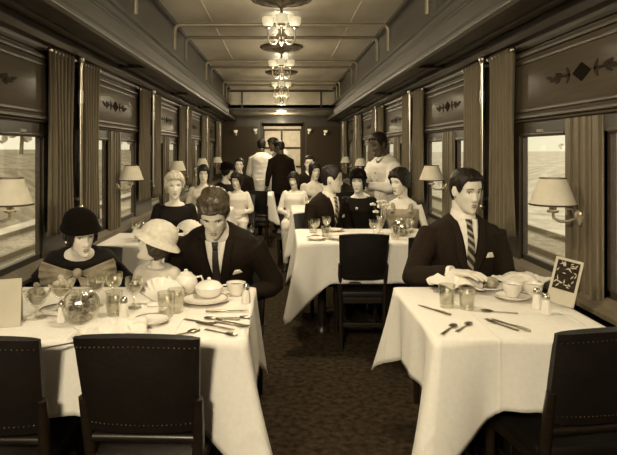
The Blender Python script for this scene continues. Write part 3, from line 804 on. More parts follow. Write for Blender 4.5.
class Person: pass
def person(label, loc, yaw=0, sc=1, pose='sit', lean=0, side=0, head=(0, 0, 0), hands=None, fem=False, top='jacket', topmat='suit', hair='man', hairmat='hair', skin='skin',
           legmat='suit', voxel=.007, detail=1, hs=1, curl=30, elbow=None, cat='person', tie='tie', hat=None, curve=.5, neckup=0, seat=.50, sleeves='long', neckline=.47, fat=1.0):
    P = Person(); P.sc = sc
    hz = (max(seat + .025, .54) if pose == 'sit' else .93 * sc)
    H = V((0, 0, hz)); L = R(lean)
    # spine
    path = [(H.copy(), 0.0)]; ds = .02
    for i in range(45):
        s = (i + .5) * ds; an = L * ((1 - curve) + curve * 2 * min(1, s / .56))
        an = L * ((1 - curve) + curve * 1.5 * min(1, s / .56))
        p = path[-1][0]; path.append((p + V((math.sin(R(side)) * .6, -math.sin(an), math.cos(an))) * ds * sc, an))
    def sp(s):
        if s < 0: return H + V((0, 0, s * sc)), 0.0
        i = min(int(s / ds), 43); t = s / ds - i
        return path[i][0].lerp(path[i + 1][0], t), path[i][1] + (path[i + 1][1] - path[i][1]) * t
    def fr(s):
        p, a = sp(s); return p, V((1, 0, 0)), V((0, -math.cos(a), -math.sin(a))), V((0, -math.sin(a), math.cos(a)))
    tab = FEMALE if fem else MALE
    def torso(mb, off, s0, s1, n=28, dz=.02):
        rs = []; k = int((s1 - s0) / dz) + 1
        for i in range(k + 1):
            s = s0 + (s1 - s0) * i / k; p, X, F, U = fr(s); w, d = lerp_tab(tab, s); w = w * sc * fat + off; d = d * sc * fat + off
            vee = max(0, s - .475) / .07 * .062 * sc if off > .012 else 0
            rs.append([p + X * w * sg(math.cos(2 * PI * j / n), .85) + (F * d - U * vee * max(0, math.sin(2 * PI * j / n)) ** 3) * sg(math.sin(2 * PI * j / n), .85) if math.sin(2 * PI * j / n) > 0 else p + X * w * sg(math.cos(2 * PI * j / n), .85) + F * d * sg(math.sin(2 * PI * j / n), .85) for j in range(n)])
        mb.rings(rs)
    # head placement
    N, X, F, U = fr(.55)
    yw, pt, rl = (R(a) for a in head)
    Rm = Matrix.Rotation(yw, 4, 'Z') @ Matrix.Rotation(-pt * -1, 4, 'X') @ Matrix.Rotation(rl, 4, 'Y')
    Hs = sc * hs
    HC = N + U * (.048 * sc + neckup) + Rm.to_3x3() @ V((0, -.022 * Hs, .085 * Hs))
    HM = Matrix.Translation(HC) @ Rm @ Matrix.Diagonal((Hs, Hs, Hs, 1))
    P.HM = HM
    # arms
    sw = (.148 if fem else .182) * sc * fat; l1, l2 = .285 * sc, .255 * sc
    arms = []
    for i, s in enumerate((-1, 1)):
        p, X, F, U = fr(.452); S = p + V((s * sw, 0, 0)) - U * .005
        tgt = hands[i] if hands and hands[i] is not None else ((s * .10 * sc, -.24 * sc, hz + .115) if pose == 'sit' else (s * .26, -.06, hz - .12))
        hint = V(elbow[i]) if elbow and elbow[i] else (V((s * .5, .35, -.6)) if pose == 'sit' else V((s * .5, .4, -.7)))
        E, W = ik(S, V(tgt), l1, l2, hint); arms.append((S, E, W, s))
    ar = [r * sc * (.86 if fem else 1) for r in (.054, .047, .043, .043, .042, .036, .027)]
    # legs
    legs = []
    for s in (-1, 1):
        h = H + V((s * .09 * sc, 0, -.01))
        if pose == 'sit': legs.append((h, H + V((s * .11 * sc, -.40 * sc, .0)), V((s * .11 * sc, -.37 * sc, .075))))
        else: legs.append((h, V((s * .10 * sc, -.015, .50 * sc)), V((s * .105 * sc, .03, .085 * sc))))
    lr = [r * sc for r in (.080, .072, .06, .058, .056, .054, .04)]
    # body: one continuous surface
    mb = MB(); torso(mb, -.011, -.05, .60)
    p0 = sp(.50)[0]; hb = HM @ V((0, .030, -.06))
    nr = (.047 if fem else .056) * sc
    mb.tube([p0, sp(.55)[0], p0.lerp(hb, .75), hb], [nr * 1.15, nr, nr * .97, nr * .95], 16)
    add_head(mb, HM, fem)
    for S, E, W, s in arms: mb.tube(limb(S, E, W), [r - (.010 if i < 3 and sleeves != 'none' else .004) for i, r in enumerate(ar)], 12)
    for h, k, a in legs:
        mb.tube(limb(h, k, a), lr, 12)
    me = remesh(mb, voxel, 1)
    # hands
    hb = MB()
    for S, E, W, s in arms:
        D = (W - E).normalized()
        if pose == 'sit' and abs(D.z) > .12: D = V((D.x, D.y, D.z * .4)).normalized()
        Nn = V((0, 0, -1)) if pose == 'sit' or abs(D.z) < .8 else V((-s, 0, 0))
        Nn = (Nn - D * Nn.dot(D)).normalized(); T = D.cross(Nn) * 1.0
        ts = -1 if T.x * s > 0 else 1   # thumb towards the midline
        k = sc * (.90 if fem else 1); c = curl
        rs = []
        for q, hw, ht in ((-.02, .026, .020), (.01, .030, .019), (.04, .040, .017), (.07, .043, .015), (.092, .041, .012)):
            rs.append([W + D * q * k + (T * math.cos(2 * PI * j / 14) * hw + Nn * math.sin(2 * PI * j / 14) * ht) * k for j in range(14)])
        hb.rings(rs)
        for f, (o, ln) in enumerate(((-.033, .072), (-.011, .083), (.011, .078), (.032, .062))):
            o = o * -ts
            p = W + (D * .080 + T * o) * k; an = R(6); pts = [p]; d0 = (D + T * o * 3.0).normalized()
            for seg, fr_ in ((.44, .35), (.31, 1), (.25, .8)):
                an += R(c) * fr_; p = p + (d0 * math.cos(an) + Nn * math.sin(an)) * ln * seg * k; pts.append(p)
            hb.tube([pts[0], pts[0].lerp(pts[1], .5), pts[1], pts[1].lerp(pts[2], .5), pts[2], pts[3]], [.0095 * k, .0088 * k, .009 * k, .008 * k, .0082 * k, .0058 * k], 8)
        b = W + (D * .022 + T * ts * .030) * k
        hb.tube([b, b + (D * .022 + T * ts * .018) * k, b + (D * .048 + T * ts * .026 + Nn * .006) * k, b + (D * .070 + T * ts * .024 + Nn * .012) * k], [.014 * k, .012 * k, .0105 * k, .007 * k], 8)
    hm = remesh(hb, .0032 if detail else .005, 1)
    bm = bmesh.new(); bm.from_mesh(me); bm.from_mesh(hm); bm.to_mesh(me); bm.free()
    me.polygons.foreach_set('use_smooth', [True] * len(me.polygons)); me.name = 'person'
    me.materials.append(M[skin])
    o = bpy.data.objects.new('person', me); COL.objects.link(o); o.location = loc; o.rotation_euler = (0, 0, R(yaw))
    tag(o, label, cat); P.o = o
    # clothes
    def cloth_obj(nm, mb, m, vx, wr=.004):
        cm = remesh(mb, vx, 3, nm)
        nrm = [v.normal.copy() for v in cm.vertices]; cos = [v.co.copy() for v in cm.vertices]; flat = []
        for co, nn in zip(cos, nrm):
            q = co * 7; a = noise.noise(V((q.x * 1.3, q.y, q.z * 2.2))) + .5 * noise.noise(q * 2.6)
            flat.extend(tuple(co + nn * (wr * a)))
        cm.vertices.foreach_set('co', flat); cm.update()
        cm.materials.append(M[m]); c = bpy.data.objects.new(nm, cm); COL.objects.link(c); c.parent = o; return c, cm
    vx = max(voxel, .007)
    if top in ('jacket', 'waiter'):
        mb = MB(); torso(mb, .014, -.035 if pose == 'sit' else -.16, .548)
        if pose != 'sit':
            p, X, F, U = fr(0); mb.rings([[p + V((.195 * sc * math.cos(2 * PI * j / 24), .15 * sc * math.sin(2 * PI * j / 24), z)) for j in range(24)] for z in (-.20 * sc, -.1 * sc, .02)])
        for S, E, W, s in arms:
            pts = limb(S, E, W); pts[-1] = W - (W - E).normalized() * .03 * sc
            mb.tube(pts, [r + a for r, a in zip(ar, (.016, .014, .013, .014, .013, .012, .013))], 14)
            mb.ball(S + V((-s * .025, 0, -.012)) * sc, (.070 * sc, .066 * sc, .062 * sc), 14, 10)
        c, cm = cloth_obj('jacket', mb, topmat, vx, .005)
    else:
        mb = MB(); torso(mb, .009, -.045, neckline)
        if sleeves != 'none':
            for S, E, W, s in arms:
                pts = limb(S, E, W)
                if sleeves == 'short': pts = pts[:3]
                else: pts[-1] = W - (W - E).normalized() * .025 * sc
                mb.tube(pts, [r + (.018 if sleeves == 'short' else .011) for r in ar][:len(pts)], 14)
                mb.ball(S, .062 * sc, 12, 8)
        else:
            for s in (-1, 1):
                q = []
                for k in range(9):
                    u = k / 8; ss = neckline - .03 + .075 * math.sin(PI * u); p, X, F, U = fr(ss); d = lerp_tab(tab, ss)[1] * sc + .006
                    q.append(p + X * s * .085 * sc + F * d * math.cos(PI * u))
                mb.tube(q, .022, 8)
        if pose == 'sit':
            for h, k, a in legs: mb.tube(limb(h, k, k + V((0, .05, -.30 * sc))), [r + .015 for r in lr], 12)
            mb.box(-.10 * sc, .10 * sc, -.38 * sc, 0, hz - .06, hz + .05)
        else:
            mb.rings([[V((w * math.cos(2 * PI * j / 24), w * .8 * math.sin(2 * PI * j / 24), z)) for j in range(24)] for z, w in ((.45 * sc, .24), (.7 * sc, .22), (hz + .02, .19 * sc))])
        c, cm = cloth_obj('dress', mb, topmat, vx, .004)
    bvh = BVHTree.FromPolygons([v.co.copy() for v in cm.vertices], [tuple(p.vertices) for p in cm.polygons])
    def surf(s, u, off):
        p, X, F, U = fr(s); w, d = lerp_tab(tab, s); w = w * sc * fat + .014; d = d * sc * fat + .014
        if s > .50: w = max(w, .072 * sc); d = max(d, .066 * sc)
        c = min(.98, abs(u * sc) / w) ** (1 / .85); base = d * (1 - c * c) ** .425
        h = bvh.ray_cast(p + X * u * sc + F * (base + .07), -F, .14)[0]
        q = p + X * u * sc + F * base
        if h is not None and (h - q).dot(F) > 0: q = h
        return q + F * off
    def patch(nm, rows, m, off=.004, nc=6, parent=None, th=.010):
        mb = MB(); a = []; b = []
        for s, u0, u1 in rows:
            for j in range(nc + 1):
                u = u0 + (u1 - u0) * j / nc; q = surf(s, u, off); F = fr(s)[2]
                a.append(q); b.append(q - F * th)
        k = len(rows); w = nc + 1; A = len(a); fs = []
        for i in range(k - 1):
            for j in range(nc):
                fs.append((i * w + j, i * w + j + 1, (i + 1) * w + j + 1, (i + 1) * w + j)); fs.append(tuple(A + t for t in fs[-1][::-1]))
        edge = [(0, j) for j in range(w)] + [(i, nc) for i in range(1, k)] + [(k - 1, j) for j in range(nc - 1, -1, -1)] + [(i, 0) for i in range(k - 2, 0, -1)]
        ids = [i * w + j for i, j in edge]
        for x, y in zip(ids, ids[1:] + ids[:1]): fs.append((x, y, A + y, A + x))
        mb.add(a + b, fs); return mb.build(nm, M[m], parent or o, auto=False)
    P.surf, P.patch, P.fr, P.arms = surf, patch, fr, arms
    def seq(s0, s1, f, n=8): return [(s0 + (s1 - s0) * i / n, *f(i / n)) for i in range(n + 1)]
    if top == 'jacket' and detail:
        vb = .25
        patch('shirt', seq(vb, .532, lambda t: (-.004 - .050 * t, .004 + .050 * t), 14), 'shirt', .002, 8)
        patch('necktie', seq(vb + .01, .505, lambda t: (-.024 + .010 * t, .024 - .010 * t), 12), tie, .008, 4)
        patch('tie_knot', seq(.50, .535, lambda t: (-.012 - .005 * t, .012 + .005 * t), 4), tie, .014, 4)
        for s in (-1, 1):
            f = (lambda t: (s * (.004 + .060 * t), s * (.030 + .066 * t + .020 * math.sin(PI * min(1, t * 1.25)) ** 2))) if True else None
            rows = seq(vb - .02, .53, f, 14)
            if s < 0: rows = [(a, c2, b2) for a, b2, c2 in rows]
            patch('lapel', rows, topmat, .010, 5)
        patch('pocket_square', seq(.335, .362, lambda t: (.088 + .012 * t - .004, .135 - .014 * t), 4), 'shirt', .007, 4)
        for z in (.13, .20): 
            mb = MB(); mb.ball(surf(z, .01, .002), .009, 8, 6); mb.build('button', M['black'], o)
        nb, X, F, U = fr(.545)
        mb = MB(); n = 28; rs = []
        for q, r in ((-.012, 1.02), (.030, .94), (.032, 1.0), (-.014, 1.16)):
            ring = []
            for j in range(n):
                a = 2 * PI * j / n; fdrop = max(0, math.sin(a)) ** 3 * .022
                ring.append(nb + X * .058 * sc * r * math.cos(a) + F * .066 * sc * r * math.sin(a) + U * (q - fdrop * (1 if q > 0 else .4)) * sc + F * .004)
            rs.append(ring)
        mb.rings(rs + [rs[0]], cap=False); mb.build('shirt_collar', M['shirt'], o)
        for S, E, W, s in arms:
            D = (W - E).normalized(); mb = MB(); mb.tube([W - D * .045 * sc, W - D * .012 * sc], [.0385 * sc, .036 * sc], 14); mb.build('shirt_cuff', M['shirt'], o)
    elif top == 'waiter' and detail:
        nb, X, F, U = fr(.53)
        mb = MB(); mb.tube([nb - U * .02, nb + U * .015], [.072 * sc, .066 * sc], 18); mb.build('jacket_collar', M[topmat], o)
    # legs
    if top in ('jacket', 'waiter'):
        mb = MB()
        for h, k, a in legs: mb.tube(limb(h, k, a), [r + .012 for r in lr[:-1]] + [.055], 12)
        p = sp(0)[0]; mb.rings([[p + V((w * sc * math.cos(2 * PI * j / 20), w * .75 * sc * math.sin(2 * PI * j / 20), z)) for j in range(20)] for z, w in ((-.07 if pose == 'sit' else -.1, .14), (-.03, .175), (.06, .172))])
        cloth_obj('trousers', mb, legmat, max(voxel, .009), .004)
    for h, k, a in legs:
        mb = MB(); mb.rings([[a + V((x * w * sc, y * sc, z - a.z)) for x, z in ((-1, .004), (1, .004), (.9, t * .6), (.4, t), (-.4, t), (-.9, t * .6))] for y, w, t in ((.065, .025, .05), (.05, .036, .075), (0, .040, .10), (-.06, .043, .065), (-.13, .047, .045), (-.19, .035, .032), (-.21, .015, .02))])
        mb.build('shoe', M['shoe'], o)
    # face
    for s in (-1, 1):
        x, z = .0315 * s, .009
        cy = face_y(x, z, fem) + .0085
        mb = MB(); mb.ball(HM @ V((x, cy, z)), .0125 * Hs, 14, 10)
        e = mb.build('eye', M['eyew'], o)
        g = V((.0015 * s * 0, -1, -.25)).normalized()
        mb = MB(); mb.ball(HM @ (V((x, cy, z)) + g * .0085), .0063 * Hs, 10, 8); mb.build('iris', M['iris'], e)
        mb = MB(); a = []
        for k in range(7):
            u = (.014 + .036 * k / 6) * s; zz = .026 + .006 * math.sin(PI * min(1, (k + .6) / 6.5)) - (.004 if k == 6 else 0); a.append(HM @ V((u, face_y(u, zz, fem) + .0005, zz)))
        mb.tube(a, [q * Hs for q in (.0030, .0040, .0042, .0040, .0036, .0030, .0018)], 8, flat=.6); mb.build('eyebrow', M['brow' if hairmat not in ('hairw',) else 'hairw'], o)
        mb = MB(); a = []   # upper eyelid with lashes
        for k in range(7):
            u = x + (-.0145 + .029 * k / 6); zz = z + .0075 * math.sin(PI * k / 6) + .001; a.append(HM @ V((u, min(face_y(u, zz, fem) - .0005, cy - .0120 * math.sqrt(max(.05, 1 - ((u - x) / .0155) ** 2))), zz)))
        mb.tube(a, .0019 * Hs, 6); mb.build('eyelash', M['brow'], e)
    mb = MB()
    for z0, hw, rr in ((-.0625, .021, .0036), (-.0745, .018, .0042)):
        a = [HM @ V((u, face_y(u, z0 + .003 * (u / .02) ** 2 * (1 if z0 < -.07 else -1), fem) + .0018, z0 + .003 * (u / .02) ** 2 * (1 if z0 < -.07 else -1))) for u in [hw * (-1 + 2 * k / 8) for k in range(9)]]
        mb.tube(a, [rr * Hs * q for q in (.35, .7, .95, 1, .9, 1, .95, .7, .35)], 8)
    mb.build('lips', M['lip'], o)
    if hair: hair_mesh(HM, hair, sum(map(ord, label)) % 50, bool(detail)).build('hair', M[hairmat], o, auto=False)
    if hat: cloche_mesh(HM, **hat[1]).build('hat', M[hat[0]], o, auto=False)
    return P
# ------------------------------------------------------------------ tables, chairs
LT = (-1.30, -.126); 
tablecloth('white cloth on the front left table, crowded with glasses and dishes', -1.30, -.126, 2.02, 2.80, wall='left', seed=1, L=.255, Lc=.5, ffar=.04, flare=.16)
table('front left table for four beneath the crowded white cloth', -1.30, -.126, 2.02, 2.80)
tablecloth('white cloth on the front right table with a menu card standing on it', .54, 1.21, 2.02, 2.80, wall='right', seed=2, L=.238, Lc=.5, ffar=.12)
table('front right small table under the cloth with the menu card', .54, 1.21, 2.02, 2.80)
tablecloth('white cloth on the small left table in front of the white haired woman', -1.30, -.56, 4.02, 4.62, wall='left', seed=3, L=.28)
table('small left table before the white haired woman', -1.30, -.56, 4.02, 4.62)
tablecloth('white cloth on the middle right table behind the empty dark chair', .115, 1.30, 4.12, 4.86, wall='right', seed=4, L=.28, Lc=.56)
table('middle right table for four behind the empty dark chair', .115, 1.30, 4.12, 4.86)
tablecloth('white cloth hanging beyond the middle right table, by the woman in white', .115, 1.30, 6.2, 6.95, wall='right', seed=5, L=.28, Lc=.5)
table('third right table before the women in pale dresses', .115, 1.30, 6.2, 6.95)
tablecloth('white cloth on the third left table by the woman in a white blouse', -1.30, -.56, 6.15, 6.8, wall='left', seed=6, L=.28)
table('third left table by the woman in a white blouse', -1.30, -.56, 6.15, 6.8)
tablecloth('white cloth on the farthest left table behind the far empty chair', -1.30, -.126, 8.55, 9.25, wall='left', seed=7, L=.28)
table('farthest left table behind the far empty chair', -1.30, -.126, 8.55, 9.25)
tablecloth('white cloth on the farthest right table by the last diners', .50, 1.30, 8.4, 9.1, wall='right', seed=8, L=.28)
table('farthest right table by the last diners', .50, 1.30, 8.4, 9.1)
G = 'leather backed dining chairs'
# near sides: backs towards the camera
for x, y, l in ((-.448, 2.10, 'empty dark leather chair nearest the aisle at the front left table, back to us'),
                (-.955, 2.08, 'empty dark leather chair at the left edge, back to us, by the front left table'),
                (1.04, 2.165, 'empty dark leather chair at the right edge, back to us, below the menu card'),
                (.575, 4.30, 'empty dark chair with its back to us in front of the middle right table'),
                (1.03, 4.17, 'dark chair behind the seated man on the right, second along the middle right table'),
                (-.37, 8.55, 'empty far dark chair beside the aisle, left of the standing steward'),
                (.92, 8.4, 'dark chair on the near side of the farthest right table')):
    c = spawn(chair, (x, y, 0), R(-2 if x == -.448 else 9 if x == 1.04 else 0), l, G)
    if y > 4: c.scale = (.87, 1, 1)
# ------------------------------------------------------------------ diners and staff
def sitter(label, x, y, yaw=0, cyaw=None, slim=1, **k):
    P = person(label, (x, y, 0), yaw, **k)
    c = spawn(chair, (x, y + .01 + (.08 if k.get('sc', 1) < .8 else 0), 0), R(180 + (yaw if cyaw is None else cyaw)), 'dark chair under the ' + ' '.join(label.replace('person', 'diner').split(',')[0].split()[:11]), G)
    c.scale = (slim, 1, 1)
    return P
P0 = sitter('person in dark suit with striped tie, alone at the front right table', .945, 3.06, 4, sc=.97, hs=.91, fat=.94, seat=.53, lean=3, head=(14, 8, 0), hands=[(-.15, -.32, .842), None], elbow=[(-.6, .2, -.5), None], voxel=.0045, curl=17, topmat='suit2')
P3 = sitter('person in dark suit, head bowed, at the aisle side of the front left table', -.315, 3.20, -4, sc=.96, hs=.95, seat=.50, lean=29, head=(2, 36, 0), hair='wavy', hairmat='hairb', voxel=.0045, tie='tied')
P1 = sitter('person in dark close hat and large pleated scarf bow, beside the front left window', -1.09, 3.19, 14, sc=.82, hs=1.04, seat=.49, lean=38, fem=True, top='dress', topmat='black', neckline=.50, head=(28, 18, -6), hair='bob', hat=('hat', dict(brim=.014, low=.040, t=.024)), voxel=.0045, skin='skinf')
G1 = sitter('small person in pale wide hat and pale coat, face turned towards the window', -.625, 3.02, -12, slim=.55, sc=.58, hs=1.38, seat=.50, lean=14, fem=True, top='dress', topmat='pale', neckline=.505, head=(-58, -16, 8), hair='bob', hairmat='hairb', hat=('hatw', dict(brim=.045, low=.022, t=.026)), voxel=.0045, skin='skinf')
P4 = sitter('white haired person in black dress smiling at the small left table', -.90, 4.90, 6, sc=.86, seat=.50, lean=8, fem=True, top='dress', topmat='black', neckline=.495, head=(8, 4, 0), hair='updo', hairmat='hairw', skin='skinf', voxel=.006)
P5 = sitter('person in white blouse behind the white haired person, third left table', -.95, 7.08, 0, sc=.86, seat=.50, fem=True, top='dress', topmat='pale', head=(6, 4, 0), hair='bob', voxel=.008, detail=0)
PA = sitter('person in dark dress and dark hat turned sideways beyond the white blouse', -.77, 7.98, 62, sc=.88, seat=.50, fem=True, top='dress', topmat='black', head=(15, 8, 0), hair='bob', hat=('hat', dict(brim=.012, low=.03, t=.022)), voxel=.008, detail=0)
PB = sitter('dark haired person in grey suit at the farthest left table', -.70, 9.58, 0, sc=.92, seat=.50, head=(5, 3, 0), voxel=.009, detail=0)
PC = sitter('small person in white dress on the aisle side of the third left table', -.545, 7.25, 0, sc=.72, hs=1.15, seat=.50, fem=True, top='dress', topmat='shirt', head=(-20, 8, 0), hair='bob', voxel=.008, detail=0)
P7 = sitter('person in dark suit shown in profile at the middle right table', .375, 5.13, 38, 15, sc=.92, seat=.51, lean=8, head=(38, 4, 0), voxel=.006)
P8 = sitter('person in black dress and small dark hat between the profile man and the bare-armed woman'.replace('man', 'suit').replace('woman', 'diner'), .745, 5.60, -8, sc=.86, seat=.50, lean=6, fem=True, top='dress', topmat='black', neckline=.50, head=(-10, 6, 0), hair='bob', hat=('hat', dict(brim=.012, low=.04, t=.02)), skin='skinf', voxel=.006)
P9 = sitter('bare-armed person in beige dress with pale straps at the middle right table', 1.08, 5.16, -18, sc=.88, seat=.50, lean=4, fem=True, top='dress', topmat='beige', sleeves='none', neckline=.42, head=(-38, 10, 0), hair='updo', skin='skinf', voxel=.006)
P10 = sitter('person in pale dress seen just left of the profile suit, third right table', .43, 7.66, 8, sc=.88, seat=.50, fem=True, top='dress', topmat='pale', head=(10, 5, 0), hair='bob', voxel=.008, detail=0)
P12 = sitter('person in white dress nearest the aisle at the third right table', .16, 7.15, -6, sc=.75, seat=.50, fem=True, top='dress', topmat='shirt', head=(-12, 10, 0), hair='bob', voxel=.008, detail=0)
P11 = sitter('dark haired person in suit beyond the pale dress, farthest right table', .45, 9.45, 0, sc=.97, seat=.50, head=(0, 3, 0), topmat='suit', voxel=.009, detail=0)
W1 = person('waiter person in pale jacket with his back turned, left side of the far aisle', (-.37, 10.6, 0), 172, sc=.93, pose='stand', top='waiter', topmat='white', skin='skind', lean=4, head=(12, 6, 0), voxel=.009, cat='person')
W2 = person('steward person in dark suit standing in the far aisle with a white cloth', (.0, 10.0, 0), 200, sc=.91, pose='stand', top='jacket', skin='skind', lean=4, head=(40, 10, 0), detail=0, voxel=.009)
W3 = person('waiter person in white jacket bending forward behind the dark suited steward', (.17, 11.35, 0), -60, sc=1.02, pose='stand', top='waiter', topmat='white', skin='skind', lean=38, head=(0, 15, 0), hands=[(-.2, -.5, 1.0), (.2, -.5, 1.0)], voxel=.009)
W4 = person('waiter person in white jacket leaning over the middle right table', (1.12, 5.97, 0), -62, sc=.93, pose='stand', top='waiter', topmat='white', skin='skind', lean=14, head=(10, 18, 4), hands=[(-.14, -.38, 1.10), (.12, -.40, 1.08)], voxel=.007)

def part_of(P, nm, mb, m, **k): return mb.build(nm, M[m], P.o, **k)
# the pleated scarf bow
mb = MB()
c0 = P1.surf(.505, 0, .045)
for s, cx in ((-1, 'l'), (1, 'r')):
    for layer in range(2):
        n = 9; vs = []
        for i in range(n):
            a = R((-30 + 52 * i / (n - 1)) + layer * -42); w = .013 * (-1) ** i
            for q, r in enumerate((.014, .09, .185)):
                vs.append(c0 + V((s * r * math.cos(a), -.02 - w * r / .185 - .02 * layer + .03 * (r / .185) ** 2, r * math.sin(a) * .9 - .01 * layer)))
        mb.add(vs, [(i * 3 + q, i * 3 + 3 + q, i * 3 + 4 + q, i * 3 + 1 + q) for i in range(n - 1) for q in range(2)])
mb.ball(c0 + V((0, -.03, 0)), (.022, .018, .024), 12, 8)
part_of(P1, 'scarf_bow', mb, 'scarf', solid=.004, auto=False)
mb = MB(); mb.ball(P1.HM @ V((-.080, .004, -.040)), .008, 10, 8); mb.build('earring', M['china'], P1.o)
mb = MB(); mb.ball(P1.HM @ V((.085, -.02, .055)), (.010, .012, .012), 10, 8); mb.build('hat_ornament', M['china'], P1.o)
mb = MB(); nb, X, F, U = P4.fr(.50)
mb.tube([nb + (X * .085 * math.cos(a) + F * .075 * math.sin(a)) * .86 - U * (.035 * max(0, math.sin(a))) for a in [2 * PI * k / 20 for k in range(21)]], .010, 8); mb.build('collar', M['shirt'], P4.o)
mb = MB(); mb.ball(P8.surf(.40, -.02, .005), .014, 10, 8); mb.build('brooch', M['china'], P8.o)
for P, st in ((W1, .36), (W4, .36)):
    mb = MB()
    for k in range(4):
        mb.ball(P.surf(.12 + .09 * k, .0, .002), .008, 8, 6)
    tag(mb.build('button_row', M['brass'], P.o), kind=None)

# ------------------------------------------------------------------ what stands on the tables
ZC = .7625
def put(maker, px, py, label, rz=0, group=None, **k):
    p = on(px, py, ZC); p.z = ZC
    return spawn(maker, p, R(rz), label, group, **k)
GL = 'glasses on the front left table'
put(sherbet, 37, 318, 'stemmed fruit glass at the far left of the front left table')
put(plate, 61, 313, 'small plate holding the pale fruit cup, front left table', rad=.085)
p = on(61, 311, ZC); spawn(sherbet, (p.x, p.y, ZC + .0078), 0, 'pale heaped fruit cup standing on the small plate at left', None, fill='petal' if False else 'bread')
put(carafe, 81, 322, 'round cut glass jar at the middle front of the left table')
put(goblet, 96, 306, 'dark filled goblet right behind the round cut glass jar', fill='drink')
put(goblet, 134, 308, 'dark filled goblet before the small person in the pale hat', fill='drink')
put(goblet, 114, 302, 'clear water goblet standing between the two dark filled goblets')
put(tumbler, 114, 315, 'small cut tumbler in front of the dark goblets on the left')
put(shaker, 124, 318, 'pale salt shaker at the middle of the front left table')
put(shaker, 62, 322, 'pale pepper shaker left of the round cut glass jar')
put(fan_napkin, 160, 305, 'pleated white napkin standing before the small person in the pale hat', 6)
put(tumbler, 176, 312, 'small cut tumbler right of the pleated white napkin')
put(tumbler, 166, 316, 'small cut tumbler nearest the front chair, right of the salt shaker')
put(teapot, 186, 292, 'white teapot before the suit with bowed head', 20)
put(plate, 205, 302, 'large plate near the aisle corner of the front left table', rad=.105)
p = on(209, 298, ZC); spawn(tureen, (p.x, p.y, ZC + .0078), 0, 'white covered dish standing on the large plate by the bowed head')
put(plate, 152, 323, 'empty side plate at the middle front of the left table', rad=.07)
put(napkin, 112, 336, 'rumpled white napkin near the front edge of the left table', 15, kind=4)
put(cup, 236, 295, 'small teacup at the far aisle corner of the front left table', 200)
put(shaker, 246, 303, 'lone pale shaker at the aisle corner of the front left table')
CU = 'cutlery laid on the front left table'
for px, py, a, mk, l in ((205, 323, -28, fork, 'fork at the left end of the cutlery cluster'), (214, 327, -30, knife, 'knife left of centre in the cutlery cluster'), (216, 319, 172, spoon, 'spoon at the back of the cutlery cluster'),
                         (226, 334, -32, spoon, 'spoon at the front of the cutlery cluster'), (227, 322, 150, fork, 'fork in the middle of the cutlery cluster'), (236, 326, -30, fork, 'fork at the right end of the cutlery cluster'),
                         (240, 318, 5, spoon, 'spoon nearest the aisle corner in the cutlery cluster'), (226, 312, 6, knife, 'knife behind the cutlery cluster beside the large plate'), (188, 333, 38, spoon, 'spoon just above the front empty chair'), (70, 344, 35, fork, 'fork between the two front chairs at left')):
    put(mk, px, py, l + ', front left table', a, CU)
# a folded menu standing at the window end of the left table
t = thing('menu_card', 'pale folded menu standing at the left edge of the front left table', 'menu', tuple(V((*on(6, 324, ZC).xy, ZC))), R(18))
for s in (-1, 1):
    mb = MB(); mb.add([V((x, s * (.045 * (1 - z / .17)) + d, z)) for d in (-.001, .001) for x, z in ((-.055, 0), (.055, 0), (.055, .17), (-.055, .17))], [(0, 1, 2, 3), (7, 6, 5, 4), (0, 4, 5, 1), (1, 5, 6, 2), (2, 6, 7, 3), (3, 7, 4, 0)])
    mb.build('leaf', M['paper'], t, smooth=False)
# right table
GR = 'things on the front right table'
t = thing('menu_card', 'tilted menu card with dark leafy picture leaning on the front right table', 'menu', (1.16, 2.42, ZC + .014), R(-35), rx=R(-16), ry=R(10))
t.scale = (.86, .86, .86)
mb = MB(); mb.box(-.062, .062, -.003, .003, .0, .225); mb.build('card', M['paper'], t, smooth=False)
mb = MB(); mb.box(-.050, .050, -.0045, -.003, .07, .212); f = mb.build('picture', M['print'], t, smooth=False)
mb = MB(); r = random.Random(5)
for k in range(26):
    x, z, a = r.uniform(-.042, .042), r.uniform(.08, .203), r.random() * 3
    l = r.uniform(.009, .017)
    mb.add([V((x + l * math.cos(a), -.0052, z + l * math.sin(a))), V((x - .003 * math.sin(a), -.0052, z + .003 * math.cos(a))), V((x - l * math.cos(a), -.0052, z - l * math.sin(a))), V((x + .003 * math.sin(a), -.0052, z - .003 * math.cos(a)))], [(0, 1, 2, 3)])
tag(mb.build('printed_leaves', M['paper'], f, smooth=False), kind=None)
mb = MB(); mb.box(-.05, .05, .003, .006, .0, .16); mb.tube([(0, .005, .15), (0, .07, .006)], .004, 6); mb.build('easel_stand', M['paper'], t, smooth=False)
put(bread_basket, 486, 289, 'plate of bread rolls before the suited man alone on the right'.replace('man', 'diner'))
put(napkin, 454, 289, 'rumpled white napkin by the hand of the diner alone on the right', -10, kind=1)
put(tumbler, 447, 307, 'left cut glass tumbler of the pair on the front right table', 0, GR)
put(tumbler, 467, 309, 'right cut glass tumbler of the pair on the front right table', 0, GR)
put(plate, 512, 299, 'plate with a cup on it on the front right table', rad=.08)
p = on(512, 298, ZC); spawn(cup, (p.x, p.y, ZC + .0078), R(30), 'teacup standing on the plate, front right table')
put(napkin, 522, 284, 'flat white napkin beyond the teacup on the front right table', 30, kind=3)
put(shaker, 546, 314, 'tall pale salt shaker at the foot of the tilted menu card')
put(shaker, 537, 308, 'pale pepper shaker behind the tall salt shaker, front right table')
put(cup, 533, 296, 'second teacup beyond the pepper shaker, front right table', 120)
CR = 'cutlery laid on the front right table'
